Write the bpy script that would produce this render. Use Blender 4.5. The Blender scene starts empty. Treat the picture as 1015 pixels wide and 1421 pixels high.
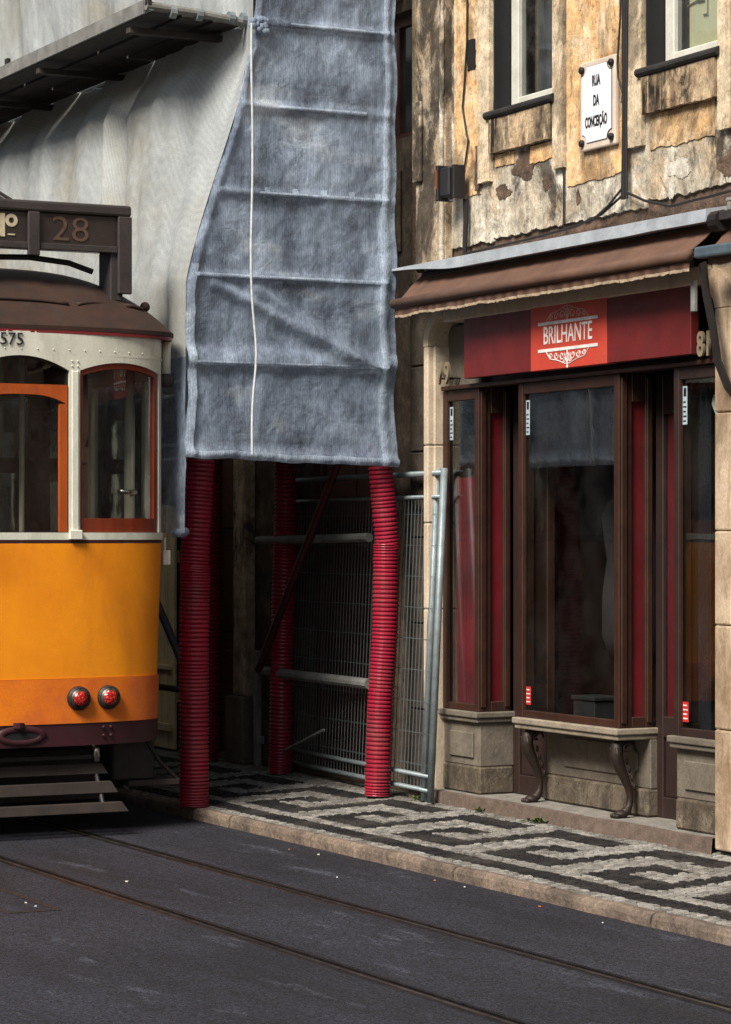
import bpy, math, random
from mathutils import Vector, Matrix, noise as mn
R = math.radians
random.seed(7)
SC = bpy.context.scene
COL = SC.collection

# ------------------------------------------------------------------ camera, sky, sun, exposure
PHI = math.atan(1900 / 3700)
SP, CP = math.sin(PHI), math.cos(PHI)
cam_d = bpy.data.cameras.new('camera')
cam = bpy.data.objects.new('camera', cam_d); COL.objects.link(cam)
cam.location = (0, 0, 1.8)
cam.rotation_euler = (R(90), 0, math.atan2(CP, SP))      # level, looking mostly along -X, 27 degrees to the street
cam_d.sensor_fit = 'VERTICAL'
cam_d.sensor_height = 36.0
cam_d.lens = 36.0 * 3700 / 1421
cam_d.shift_y = 35.5 / 1421
cam_d.clip_start = 0.1
cam_d.clip_end = 2000
SC.camera = cam

world = bpy.data.worlds.new('World'); SC.world = world
world.use_nodes = True
wn = world.node_tree
for n in list(wn.nodes): wn.nodes.remove(n)
sky = wn.nodes.new('ShaderNodeTexSky'); sky.sky_type = 'NISHITA'
SUN_EL, SUN_AZ = R(47), R(152)                         # azimuth measured clockwise from +Y
sky.sun_disc = False
sky.sun_elevation = SUN_EL
sky.sun_rotation = SUN_AZ
sky.air_density = 1.6; sky.dust_density = 2.5; sky.ozone_density = 2.0
bg = wn.nodes.new('ShaderNodeBackground'); bg.inputs['Strength'].default_value = 0.062
wo = wn.nodes.new('ShaderNodeOutputWorld')
wn.links.new(sky.outputs[0], bg.inputs[0]); wn.links.new(bg.outputs[0], wo.inputs[0])
sun_d = bpy.data.lights.new('sun', 'SUN'); sun_d.energy = 5.0; sun_d.angle = R(24); sun_d.color = (1.0, .93, .82)
sun = bpy.data.objects.new('sun', sun_d); COL.objects.link(sun)
sd = Vector((math.sin(SUN_AZ) * math.cos(SUN_EL), math.cos(SUN_AZ) * math.cos(SUN_EL), math.sin(SUN_EL)))
sun.rotation_euler = sd.to_track_quat('Z', 'Y').to_euler()
sun.location = (0, -10, 20)
vs = SC.view_settings
vs.view_transform = 'Standard'; vs.look = 'None'; vs.gamma = 1.0; vs.exposure = 0.50; vs.use_curve_mapping = False

# ------------------------------------------------------------------ materials
class NT:
    def __init__(s, name):
        s.m = bpy.data.materials.new(name); s.m.use_nodes = True
        s.t = s.m.node_tree; s.t.nodes.clear()
        s.out = s.n('ShaderNodeOutputMaterial')
        s.tc = s.n('ShaderNodeTexCoord')
    def n(s, k, **kw):
        x = s.t.nodes.new(k)
        for a, b in kw.items(): setattr(x, a, b)
        return x
    def l(s, a, b): s.t.links.new(a, b)
    def noise(s, scale, detail=6, rough=.6, stretch=None, off=0.0, dist=0.0):
        v = s.tc.outputs['Object']
        mp = s.n('ShaderNodeMapping'); s.l(v, mp.inputs[0])
        if stretch: mp.inputs['Scale'].default_value = stretch
        mp.inputs['Location'].default_value = (off, off * .7, off * 1.3)
        t = s.n('ShaderNodeTexNoise'); s.l(mp.outputs[0], t.inputs['Vector'])
        t.inputs['Scale'].default_value = scale; t.inputs['Detail'].default_value = detail
        t.inputs['Roughness'].default_value = rough; t.inputs['Distortion'].default_value = dist
        return t.outputs['Fac']
    def ramp(s, fac, lo, hi, c0=(0, 0, 0), c1=(1, 1, 1)):
        r = s.n('ShaderNodeValToRGB'); s.l(fac, r.inputs[0])
        e = r.color_ramp.elements
        e[0].position = lo; e[1].position = hi
        e[0].color = (*c0, 1); e[1].color = (*c1, 1)
        return r.outputs[0]
    def mix(s, fac, a, b, mode='MIX'):
        x = s.n('ShaderNodeMix', data_type='RGBA', blend_type=mode)
        for sock, v in ((x.inputs[0], fac), (x.inputs[6], a), (x.inputs[7], b)):
            if isinstance(v, (int, float)): sock.default_value = v
            elif isinstance(v, tuple): sock.default_value = (*v, 1)
            else: s.l(v, sock)
        return x.outputs[2]
    def math(s, op, a, b=0.0):
        x = s.n('ShaderNodeMath', operation=op)
        for i, v in enumerate((a, b)):
            if isinstance(v, (int, float)): x.inputs[i].default_value = v
            else: s.l(v, x.inputs[i])
        return x.outputs[0]
    def bump(s, h, strength=.3, dist=.02):
        b = s.n('ShaderNodeBump'); s.l(h, b.inputs['Height'])
        b.inputs['Strength'].default_value = strength; b.inputs['Distance'].default_value = dist
        return b.outputs[0]
    def bsdf(s, col, rough=.6, metal=0, normal=None, spec=.4):
        p = s.n('ShaderNodeBsdfPrincipled')
        if isinstance(col, tuple): p.inputs['Base Color'].default_value = (*col, 1)
        else: s.l(col, p.inputs['Base Color'])
        if isinstance(rough, (int, float)): p.inputs['Roughness'].default_value = rough
        else: s.l(rough, p.inputs['Roughness'])
        p.inputs['Metallic'].default_value = metal
        p.inputs['Specular IOR Level'].default_value = spec
        if normal: s.l(normal, p.inputs['Normal'])
        s.l(p.outputs[0], s.out.inputs[0])
        return p

def mat(name, a, b=None, scale=6, rough=.6, metal=0, grime=.35, gcol=(.03, .026, .022), gscale=3, gst=None, bump=.15, bscale=60, fine=.25, spec=.4, bd=.004):
    """two tone surface with fine speckle, grime with a shape of its own and a little relief"""
    s = NT(name)
    b = b or tuple(min(1, x * .72) for x in a)
    c = s.mix(s.ramp(s.noise(scale, 8, .65), .35, .65), b, a)
    f = s.noise(bscale * 1.7, 4, .7, off=3)
    c = s.mix(fine, c, s.ramp(f, .25, .75, (.25, .25, .25), (1.35, 1.35, 1.35)), 'MULTIPLY')
    if grime:
        g = s.ramp(s.noise(gscale, 8, .7, stretch=gst, off=11, dist=.4), .50, .74)
        c = s.mix(s.math('MULTIPLY', g, grime), c, gcol)
    h = s.noise(bscale, 5, .65, off=5)
    rr = s.math('ADD', s.math('MULTIPLY', s.noise(scale * 3, 4, off=8), .3), rough - .15)
    s.bsdf(c, rr, metal, s.bump(h, bump, bd), spec)
    return s.m

M = {}
M['yellow'] = mat('tram_yellow', (.88, .30, .006), (.76, .235, .005), 2.2, .5, grime=.45, gcol=(.36, .10, .008), gscale=2.4, gst=(1, 1, .35), bump=.05, bscale=90, fine=.22)
M['apron'] = mat('tram_apron', (.80, .215, .008), (.56, .105, .018), 2.0, .5, grime=.6, gcol=(.42, .13, .06), gscale=1.6, bump=.06, bscale=60, fine=.25)
M['cream'] = mat('tram_cream', (.66, .66, .58), (.55, .56, .48), 4, .4, grime=.45, gcol=(.22, .20, .14), gscale=6, gst=(1, 1, .4), bump=.06, fine=.2)
M['roofbrown'] = mat('tram_roof_brown', (.042, .017, .010), (.022, .011, .008), 5, .75, grime=.4, gscale=4, bump=.12, fine=.5, bscale=70)
M['maroon'] = mat('tram_maroon', (.045, .008, .014), (.030, .007, .011), 5, .5, grime=.5, bump=.1)
M['redwood'] = mat('varnished_red_wood', (.20, .032, .012), (.14, .022, .010), 5, .35, grime=.3, gscale=5, gst=(6, 6, .8), bump=.05)
M['orangewood'] = mat('varnished_orange_wood', (.42, .085, .014), (.32, .06, .010), 5, .35, grime=.3, gscale=5, gst=(6, 6, .8), bump=.05)
M['redtrim'] = mat('red_trim', (.20, .02, .025), None, 5, .4, grime=.4)
M['darkmetal'] = mat('dark_metal', (.026, .021, .020), (.015, .012, .012), 8, .55, .2, grime=.3, bump=.1)
M['boxmetal'] = mat('destination_box_metal', (.050, .041, .040), (.034, .028, .030), 7, .6, .1, grime=.35, bump=.12, fine=.5)
M['boxpanel'] = mat('destination_panel', (.036, .026, .025), (.026, .019, .019), 7, .35, grime=.3, bump=.05)
M['letterbrown'] = mat('faded_number', (.115, .066, .046), None, 20, .6, grime=.6, gscale=14)
M['lettercream'] = mat('cream_letter', (.62, .53, .38), None, 20, .6, grime=.3, gscale=14)
M['navy'] = mat('navy_number', (.012, .016, .035), None, 20, .5, grime=0)
M['slat'] = mat('brown_plank', (.034, .023, .019), (.020, .014, .012), 8, .8, grime=.4, gscale=5, gst=(1, .3, 3), bump=.2)
M['chrome'] = mat('worn_chrome', (.55, .53, .50), None, 20, .25, 1.0, grime=.3)
M['bezel'] = mat('dull_lamp_rim', (.15, .13, .11), (.05, .042, .036), 9, .45, .7, grime=.5)
M['interior'] = mat('tram_interior_wood', (.085, .030, .020), (.05, .02, .014), 5, .45, grime=.2)
M['intcream'] = mat('tram_interior_cream', (.42, .39, .30), None, 5, .5, grime=.3)

def lens_red():
    s = NT('red_lens')
    v = s.n('ShaderNodeTexVoronoi'); v.inputs['Scale'].default_value = 60; s.l(s.tc.outputs['Object'], v.inputs[0])
    c = s.mix(s.ramp(v.outputs[0], .1, .5), (.75, .06, .02), (.30, .006, .006))
    s.bsdf(c, .12, 0, s.bump(v.outputs[0], .5, .01), .7)
    return s.m
M['lens'] = lens_red()

def glass(name, tint=(.92, .95, .94), rough=.015, dirt=.05, ior=1.5):
    s = NT(name)
    tr = s.n('ShaderNodeBsdfTransparent'); tr.inputs[0].default_value = (*tint, 1)
    gl = s.n('ShaderNodeBsdfGlossy'); gl.inputs['Roughness'].default_value = rough
    h = s.noise(2.2, 3, .5)
    nb = s.bump(h, .05, .02); s.l(nb, gl.inputs['Normal'])
    fr = s.n('ShaderNodeFresnel'); ge = s.n('ShaderNodeNewGeometry')
    s.l(s.math('ADD', ior, s.math('MULTIPLY', ge.outputs['Backfacing'], 1 / ior - ior)), fr.inputs[0])
    m1 = s.n('ShaderNodeMixShader'); s.l(fr.outputs[0], m1.inputs[0]); s.l(tr.outputs[0], m1.inputs[1]); s.l(gl.outputs[0], m1.inputs[2])
    df = s.n('ShaderNodeBsdfDiffuse'); df.inputs[0].default_value = (.45, .43, .42, 1)
    d = s.math('MULTIPLY', s.ramp(s.noise(4, 8, .7, stretch=(1, 1, .8), off=4), .42, .8), dirt)
    m2 = s.n('ShaderNodeMixShader'); s.l(d, m2.inputs[0]); s.l(m1.outputs[0], m2.inputs[1]); s.l(df.outputs[0], m2.inputs[2])
    s.l(m2.outputs[0], s.out.inputs[0])
    return s.m
M['glass'] = glass('window_glass', dirt=.014)
M['tramglass'] = glass('tram_glass', tint=(.88, .90, .88), dirt=.03, ior=1.6)
M['oldglass'] = glass('upper_window_glass', tint=(.8, .82, .82), dirt=.10, ior=1.7)

def cloth(name, a, b, weave=260, trans=.35, see=.10, folds=(3, 3, .5), fstr=.5, stain=(.30, .25, .16), stain_amt=.3, weft=.35, grain=.35, cst=.6):
    s = NT(name)
    c = s.mix(s.ramp(s.noise(2.2, 8, .6, stretch=(1.3, 1.3, cst)), .32, .68), b, a)
    c = s.mix(s.math('MULTIPLY', s.ramp(s.noise(1.0, 6, .6, off=9), .45, .75), stain_amt), c, stain)
    w = s.n('ShaderNodeTexWave', wave_type='BANDS', bands_direction='Z'); w.inputs['Scale'].default_value = weave / 6.283; s.l(s.tc.outputs['Object'], w.inputs[0])
    w2 = s.n('ShaderNodeTexWave', wave_type='BANDS', bands_direction='Y'); w2.inputs['Scale'].default_value = weave / 6.283; s.l(s.tc.outputs['Object'], w2.inputs[0])
    wv = s.math('ADD', s.math('MULTIPLY', w.outputs['Fac'], .25), s.math('MULTIPLY', w2.outputs['Fac'], .75))
    nz = s.noise(160, 4, .75, stretch=(1, 1, grain))
    c = s.mix(.6, c, s.ramp(s.math('ADD', s.math('MULTIPLY', wv, weft), s.math('MULTIPLY', nz, 1.0 - weft * .7)), .28, .78, (.40, .42, .46), (1.4, 1.4, 1.4)), 'MULTIPLY')
    hb = s.noise(3, 7, .6, stretch=folds, off=2, dist=.6)
    n = s.bump(hb, fstr, .10)
    df = s.n('ShaderNodeBsdfDiffuse'); s.l(c, df.inputs[0]); s.l(n, df.inputs['Normal'])
    tl = s.n('ShaderNodeBsdfTranslucent'); s.l(c, tl.inputs[0]); s.l(n, tl.inputs['Normal'])
    tr = s.n('ShaderNodeBsdfTransparent')
    m1 = s.n('ShaderNodeMixShader'); m1.inputs[0].default_value = trans; s.l(df.outputs[0], m1.inputs[1]); s.l(tl.outputs[0], m1.inputs[2])
    m2 = s.n('ShaderNodeMixShader')
    s.l(s.math('MULTIPLY', s.ramp(nz, .45, .62), see), m2.inputs[0]); s.l(m1.outputs[0], m2.inputs[1]); s.l(tr.outputs[0], m2.inputs[2])
    s.l(m2.outputs[0], s.out.inputs[0])
    return s.m
def net_cloth(name, a, b, dust, holes):
    s = NT(name)
    c = s.mix(s.ramp(s.noise(2.6, 10, .72, stretch=(1, 1.3, .8), dist=.4), .36, .64), b, a)
    c = s.mix(s.math('MULTIPLY', s.ramp(s.noise(1.7, 8, .66, off=19, stretch=(1, .7, 1.5)), .56, .74), .7), c, dust)
    w = s.n('ShaderNodeTexWave', wave_type='BANDS', bands_direction='Y'); w.inputs['Scale'].default_value = 21; w.inputs['Distortion'].default_value = 1.2; w.inputs['Detail'].default_value = 3
    s.l(s.tc.outputs['Object'], w.inputs[0])
    sp = s.noise(150, 3, .8, stretch=(1, 1, .45))
    sp2 = s.noise(60, 4, .8, stretch=(1, 1.3, .4), off=6)
    c = s.mix(.8, c, s.ramp(s.math('ADD', s.math('MULTIPLY', sp, .6), s.math('MULTIPLY', sp2, .4)), .36, .66, (.35, .37, .42), (1.75, 1.75, 1.7)), 'MULTIPLY')
    c = s.mix(.22, c, s.ramp(w.outputs['Fac'], .1, .9, (.6, .6, .62), (1.35, 1.35, 1.35)), 'MULTIPLY')
    c = s.mix(s.math('MULTIPLY', s.ramp(s.noise(4.5, 8, .75, off=71, stretch=(1, .8, 1.8)), .64, .76), .7), c, (.80, .84, .90))
    n = s.bump(s.math('ADD', s.noise(5, 8, .65, off=2, dist=.8), s.math('MULTIPLY', sp2, .12)), .35, .06)
    df = s.n('ShaderNodeBsdfDiffuse'); s.l(c, df.inputs[0]); s.l(n, df.inputs['Normal'])
    tl = s.n('ShaderNodeBsdfTranslucent'); s.l(c, tl.inputs[0]); s.l(n, tl.inputs['Normal'])
    tr = s.n('ShaderNodeBsdfTransparent')
    m1 = s.n('ShaderNodeMixShader'); m1.inputs[0].default_value = .3; s.l(df.outputs[0], m1.inputs[1]); s.l(tl.outputs[0], m1.inputs[2])
    m2 = s.n('ShaderNodeMixShader')
    s.l(s.math('MULTIPLY', s.ramp(s.math('ADD', s.math('MULTIPLY', sp, .5), s.math('MULTIPLY', s.noise(3, 6, .6, off=44), .5)), .42, .60), holes), m2.inputs[0])
    s.l(m1.outputs[0], m2.inputs[1]); s.l(tr.outputs[0], m2.inputs[2]); s.l(m2.outputs[0], s.out.inputs[0])
    return s.m
M['net'] = net_cloth('grey_blue_scaffold_net', (.44, .53, .68), (.175, .215, .30), (.80, .87, .95), .62)
M['nethem'] = net_cloth('doubled_net_hem', (.46, .54, .65), (.25, .30, .39), (.72, .78, .86), .25)
M['sheet'] = cloth('cream_scaffold_sheet', (.66, .70, .71), (.46, .49, .50), trans=.45, see=.0, folds=(1.2, 1.2, .8), stain=(.46, .39, .26), stain_amt=.75, weft=.10, weave=128, fstr=.22, grain=.9, cst=1.0)
M['rope'] = mat('pale_rope', (.62, .66, .70), None, 30, .8, grime=.2)
M['sleeve'] = mat('red_corrugated_plastic', (.33, .011, .034), (.20, .009, .026), 3, .36, grime=.55, gcol=(.13, .055, .05), gscale=4, bump=.06, fine=.35, spec=.55)
M['sleevedark'] = M['sleeve']
M['steelgrey'] = mat('galvanised_grey', (.26, .31, .33), (.17, .21, .23), 9, .5, .35, grime=.45, gcol=(.10, .07, .05), gscale=8, bump=.1)
M['wire'] = mat('dull_fence_wire', (.11, .13, .14), None, 9, .6, .2, grime=.3)
M['bluepaint'] = mat('blue_grey_tube', (.05, .065, .10), None, 9, .5, .1, grime=.3)
M['foam'] = mat('weathered_grey_tube', (.22, .22, .21), (.14, .14, .135), 9, .75, grime=.4, bump=.2)
M['rustred'] = mat('dark_red_primer', (.075, .016, .016), None, 9, .6, .1, grime=.4)
M['plank'] = mat('dark_scaffold_plank', (.050, .040, .036), (.03, .025, .024), 6, .75, grime=.4, gst=(.3, 3, 3), bump=.2)
M['hoard'] = mat('cream_hoarding_board', (.80, .66, .40), (.66, .53, .31), 5, .7, grime=.5, gcol=(.10, .07, .04), gscale=5, gst=(4, 4, .5), bump=.15)

def asphalt():
    s = NT('asphalt')
    c = s.mix(s.ramp(s.noise(1.1, 8, .62, stretch=(.5, 1.6, 1)), .34, .68), (.0070, .0072, .0108), (.0190, .0193, .0275))
    c = s.mix(s.math('MULTIPLY', s.ramp(s.noise(2.6, 8, .7, stretch=(.45, 1.7, 1), off=20), .58, .72), .6), c, (.066, .072, .090))
    c = s.mix(s.math('MULTIPLY', s.ramp(s.noise(1.7, 7, .65, stretch=(.3, 2.0, 1), off=31), .55, .66), .7), c, (.008, .0075, .009))  # dark oil blotches, strengthened to stand in for streak shadows
    v = s.n('ShaderNodeTexVoronoi'); v.inputs['Scale'].default_value = 120; s.l(s.tc.outputs['Object'], v.inputs[0])
    sp = s.ramp(v.outputs['Color'], .25, .95, (.22, .22, .23), (2.5, 2.5, 2.7))
    c = s.mix(.85, c, sp, 'MULTIPLY')
    c = s.mix(.4, c, s.ramp(s.noise(55, 4, .8, off=4), .3, .7, (.45, .45, .45), (1.5, 1.5, 1.5)), 'MULTIPLY')
    n = s.bump(s.math('ADD', s.math('MULTIPLY', v.outputs['Distance'], .8), s.noise(60, 5, .7)), .35, .008)
    s.bsdf(c, .78, 0, n, .35)
    return s.m
M['asphalt'] = asphalt()
M['rail'] = mat('rusty_rail_steel', (.022, .020, .021), (.010, .009, .010), 8, .4, .4, grime=.4, bump=.15)
M['polished'] = mat('polished_rail_steel', (.17, .155, .15), (.07, .062, .06), 5, .35, .8, grime=.6, gscale=2.5, gst=(.4, 1, 1), bump=.05)
M['groove'] = mat('rail_groove_dirt', (.008, .007, .007), None, 20, .9, grime=0)
M['kerb'] = mat('kerb_limestone', (.24, .18, .14), (.075, .058, .048), 4, .7, grime=.85, gcol=(.045, .036, .032), gscale=4, bump=.8, bscale=26, fine=.7, bd=.014)
M['joint'] = mat('pavement_sand', (.13, .115, .10), (.08, .07, .06), 14, .95, grime=.4, bump=.4)

def cobble(name, a, b):
    s = NT(name)
    at = s.n('ShaderNodeAttribute'); at.attribute_name = 'tone'
    oi = s.n('ShaderNodeObjectInfo')
    t = s.math('FRACT', s.math('ADD', at.outputs['Fac'], oi.outputs['Random']))
    c = s.mix(t, a, b)
    c = s.mix(.6, c, s.ramp(s.noise(70, 5, .75), .28, .72, (.45, .45, .45), (1.45, 1.45, 1.45)), 'MULTIPLY')
    c = s.mix(s.math('MULTIPLY', s.ramp(s.noise(2.0, 8, .7, off=3), .46, .68), .7), c, (.055, .046, .040))
    s.bsdf(c, .72, 0, s.bump(s.noise(45, 5, .7), .5, .01), .35)
    return s.m
M['cobwhite'] = cobble('limestone_cobble', (.31, .297, .275), (.135, .128, .118))
M['cobblack'] = cobble('basalt_cobble', (.013, .0125, .014), (.0065, .006, .007))

def plaster(name, a, b, c2, pale, streak=.7, peel=.55, moss=.3, sscale=1.0, off=0, soot=.55, drip=.15, dripw=(.50, .60)):
    s = NT(name)
    c = s.mix(s.ramp(s.noise(2.2, 9, .68, off=off), .34, .66), a, b)
    c = s.mix(s.ramp(s.noise(3.3, 9, .72, off=off + 7, dist=.5), .52, .66), c, c2)
    pl = s.ramp(s.noise(4.2, 10, .72, off=off + 13, stretch=(1, 1, .7), dist=.7), .50, .57)
    c = s.mix(s.math('MULTIPLY', pl, peel), c, pale)
    st = s.ramp(s.noise(3.4 * sscale, 10, .74, stretch=(1.6, 1.6, .85), off=off + 17, dist=.7), .50, .66)
    c = s.mix(s.math('MULTIPLY', st, streak), c, (.022, .017, .013))
    ms = s.ramp(s.noise(2.8, 9, .7, off=off + 23), .56, .72)
    c = s.mix(s.math('MULTIPLY', ms, moss), c, (.10, .095, .055))
    so = s.ramp(s.noise(1.5, 10, .72, off=off + 37, stretch=(1.3, 1.3, .7), dist=.8), .515, .585)
    c = s.mix(s.math('MULTIPLY', so, soot), c, (.045, .038, .032))
    pit = s.ramp(s.noise(28, 6, .7, off=off + 29), .60, .70)
    c = s.mix(s.math('MULTIPLY', pit, .7), c, (.07, .045, .03))
    c = s.mix(.5, c, s.ramp(s.noise(75, 6, .85, off=off), .30, .70, (.35, .34, .33), (1.6, 1.6, 1.6)), 'MULTIPLY')
    c = s.mix(.55, c, s.ramp(s.noise(9, 10, .8, off=off + 3), .38, .60, (.25, .22, .19), (1.3, 1.3, 1.3)), 'MULTIPLY')
    dr = s.ramp(s.noise(9.0, 8, .7, stretch=(2.2, 2.2, .10), off=off + 51, dist=.2), *dripw)
    dr = s.math('MULTIPLY', dr, s.ramp(s.noise(2.0, 5, .6, off=off + 58), .40, .55))
    c = s.mix(s.math('MULTIPLY', dr, drip), c, (.020, .016, .013))
    h = s.math('ADD', s.math('MULTIPLY', pl, -.6), s.math('ADD', s.math('MULTIPLY', pit, -.9), s.noise(34, 8, .75, off=off)))
    s.bsdf(c, .88, 0, s.bump(h, .42, .012), .2)
    return s.m
M['ochre'] = plaster('ochre_plaster', (.80, .57, .33), (.72, .44, .20), (.52, .23, .09), (.80, .67, .49), streak=.45, peel=.6, moss=.15)
M['render'] = plaster('grey_weathered_render', (.58, .52, .42), (.40, .36, .29), (.54, .40, .26), (.78, .73, .64), streak=.75, peel=.6, moss=.35, soot=.85, drip=.35, off=40)
M['pilaster'] = plaster('brown_grey_pilaster_render', (.52, .42, .31), (.40, .30, .20), (.36, .24, .14), (.58, .53, .45), streak=.8, soot=.9, drip=.3, peel=.35, moss=.4, sscale=.8, off=90)
M['palestrip'] = plaster('pale_window_surround', (.70, .58, .42), (.58, .47, .33), (.58, .42, .26), (.74, .65, .51), streak=.3, peel=.4, moss=.3, off=60)
M['apronstone'] = plaster('streaked_apron', (.62, .47, .31), (.48, .35, .22), (.40, .27, .16), (.62, .54, .41), streak=1.0, peel=.3, moss=.3, sscale=1.5, off=75, soot=.6, drip=1.0, dripw=(.44, .52))
M['whitewash'] = plaster('flaking_whitewash', (.66, .64, .59), (.55, .52, .46), (.5, .44, .36), (.7, .68, .64), streak=.5, peel=.3, moss=.3, off=200)
M['masonry'] = mat('exposed_masonry', (.17, .105, .07), (.05, .034, .025), 12, .9, grime=.6, gscale=6, bump=.9, bscale=22, fine=.6, bd=.02)
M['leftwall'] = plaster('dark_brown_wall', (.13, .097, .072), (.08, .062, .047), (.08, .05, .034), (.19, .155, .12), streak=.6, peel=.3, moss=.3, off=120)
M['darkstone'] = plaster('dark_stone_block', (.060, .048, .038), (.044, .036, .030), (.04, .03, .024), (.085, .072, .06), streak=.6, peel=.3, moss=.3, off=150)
M['jamb'] = mat('pale_limestone', (.60, .50, .385), (.48, .39, .29), 6, .7, grime=.5, gcol=(.17, .12, .075), gscale=5, gst=(2, 2, .6), bump=.25, bscale=40, fine=.35)
M['warmjamb'] = mat('stained_warm_stone', (.54, .42, .30), (.28, .19, .12), 3, .7, grime=.9, gcol=(.085, .055, .035), gscale=4, gst=(2, 2, .5), bump=.35, bscale=40, fine=.45)
M['sill'] = mat('worn_stone_sill', (.31, .265, .205), (.20, .165, .125), 7, .75, grime=.6, gcol=(.07, .055, .042), gscale=6, bump=.3, bscale=45, fine=.5)
M['basestone'] = mat('grey_base_stone', (.175, .148, .118), (.11, .094, .075), 7, .8, grime=.5, gcol=(.07, .055, .042), gscale=5, bump=.35, bscale=45, fine=.5, bd=.006)
M['plinth'] = plaster('weathered_plinth', (.13, .105, .08), (.09, .074, .058), (.08, .058, .04), (.24, .205, .155), streak=.45, peel=.6, moss=.4, off=170, drip=0)
M['steptop'] = mat('lit_step_top', (.27, .25, .225), (.16, .148, .135), 9, .8, grime=.5, gscale=6, bump=.4, bscale=60, fine=.6)  # paler than the step front, putting the light on top into the colour
M['step'] = mat('pink_granite_step', (.16, .115, .092), (.09, .066, .053), 12, .8, grime=.5, gscale=6, bump=.4, bscale=60, fine=.6)
M['doorwood'] = mat('old_red_brown_door', (.095, .040, .028), (.06, .027, .020), 5, .6, grime=.4, gst=(5, 5, .6), bump=.12)
M['wood'] = mat('brown_shop_wood', (.044, .016, .008), (.024, .009, .006), 5, .5, grime=.35, gscale=4, gst=(5, 5, .5), bump=.12, bscale=50, fine=.35)
M['darkwood'] = mat('dark_maroon_wood', (.030, .015, .013), (.020, .011, .010), 5, .5, grime=.2, bump=.08)
M['redpanel'] = mat('red_backing_panel', (.15, .007, .013), (.09, .005, .009), 3, .5, grime=.3, bump=.05)
M['redcurtain'] = mat('crimson_curtain', (.16, .003, .012), (.07, .003, .007), 3, .75, grime=.2, gst=(8, 8, .4), bump=.15)
M['tulle'] = cloth('grey_tulle', (.036, .036, .045), (.020, .020, .025), trans=.3, see=.25, folds=(14, 1, .3), fstr=.4, stain_amt=0, weft=.1)
M['signred'] = mat('dark_red_sign', (.150, .014, .014), (.100, .011, .012), 4, .5, grime=.35, gcol=(.06, .02, .02), gscale=3, bump=.05, fine=.35)
M['signbright'] = mat('bright_red_sign', (.52, .060, .034), (.43, .045, .027), 4, .5, grime=.25, gcol=(.12, .06, .045), gscale=5, bump=.05, fine=.25)
M['white'] = mat('white_print', (.80, .78, .76), None, 20, .6, grime=.1)
M['pinkwhite'] = mat('pale_pink_print', (.62, .40, .36), None, 20, .6, grime=.1)
M['awning'] = mat('brown_awning_canvas', (.13, .068, .045), (.09, .047, .032), 4, .8, grime=.45, gcol=(.05, .03, .022), gscale=4, bump=.2, bscale=120, fine=.3)
M['awningtrim'] = mat('frayed_canvas_trim', (.42, .33, .23), (.25, .19, .13), 30, .85, grime=.4, gscale=25, bump=.4)
M['coverplate'] = mat('grey_awning_cover', (.42, .46, .51), (.30, .33, .37), 5, .5, .0, grime=.35, gscale=4, gst=(.6, 3, 3), bump=.06)
M['bluesteel'] = mat('blue_grey_arm', (.12, .17, .20), (.08, .11, .14), 8, .45, .3, grime=.4, bump=.1)
M['plaque'] = mat('white_plaque_stone', (.74, .75, .79), (.68, .69, .74), 4, .35, grime=.15, gcol=(.35, .33, .33), gscale=5, bump=.03, fine=.1)
M['plaqueedge'] = mat('plaque_cream_border', (.66, .56, .46), (.58, .49, .41), 6, .4, grime=.3, bump=.05)
M['ink'] = mat('black_paint', (.012, .012, .016), None, 20, .5, grime=0)
M['pvc'] = mat('white_window_frame', (.62, .62, .56), (.52, .52, .47), 6, .4, grime=.4, gcol=(.22, .19, .13), bump=.04)
M['reveal'] = mat('dark_reveal', (.008, .009, .012), None, 6, .6, grime=.3)
M['sillstone'] = mat('black_mossy_sill', (.028, .025, .024), (.010, .009, .009), 9, .85, grime=.3, bump=.6, bscale=35, bd=.01)
M['cable'] = mat('black_cable', (.016, .014, .014), None, 20, .6, grime=0)
M['blackbox'] = mat('black_plastic_box', (.020, .019, .021), None, 6, .45, grime=.2)
M['brass'] = mat('old_brass', (.36, .29, .20), None, 20, .4, .3, grime=.3)
M['curtain'] = cloth('sheer_curtain', (.24, .23, .20), (.14, .135, .12), trans=.3, see=.15, folds=(16, 4, .2), fstr=.5, stain_amt=.1, weft=0)
M['yellowreflection'] = mat('pale_yellow_reflection', (.95, .90, .60), (.92, .86, .54), 3, .8, grime=0, fine=.1)  # colour of a house reflection, for the panel behind the upper pane
M['room'] = mat('dim_room_wall', (.10, .085, .075), None, 4, .9, grime=.2)
M['shopwall'] = mat('dim_shop_wall', (.075, .055, .055), None, 4, .9, grime=.2)
M['leaf'] = mat('weed_leaf', (.075, .115, .030), (.05, .085, .02), 30, .6, grime=.1)
M['paper'] = mat('paper_litter', (.68, .66, .62), None, 30, .8, grime=.1)
M['orangepaper'] = mat('orange_litter', (.50, .15, .06), None, 30, .8, grime=.1)
M['bulb'] = mat('ivory_shade', (.85, .74, .50), None, 10, .5, grime=0)
M['bluesticker'] = mat('pale_blue_sticker', (.42, .52, .58), None, 20, .5, grime=.2)
M['redsticker'] = mat('red_sticker', (.55, .03, .03), None, 20, .5, grime=.1)
M['greyshelf'] = mat('grey_display_stand', (.022, .021, .023), None, 8, .6, grime=.2)
M['bronze'] = mat('brown_cast_iron', (.026, .014, .010), (.014, .008, .006), 12, .6, .1, grime=.3, bump=.2)
M['darkcloth'] = mat('dark_coat_cloth', (.022, .02, .024), None, 8, .9, grime=0)
M['oppwall'] = mat('pale_stucco', (.42, .38, .31), (.34, .31, .25), 1.5, .85, grime=.35, gscale=1.2, gst=(1, 1, .3), bump=.1, bscale=20)
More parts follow.
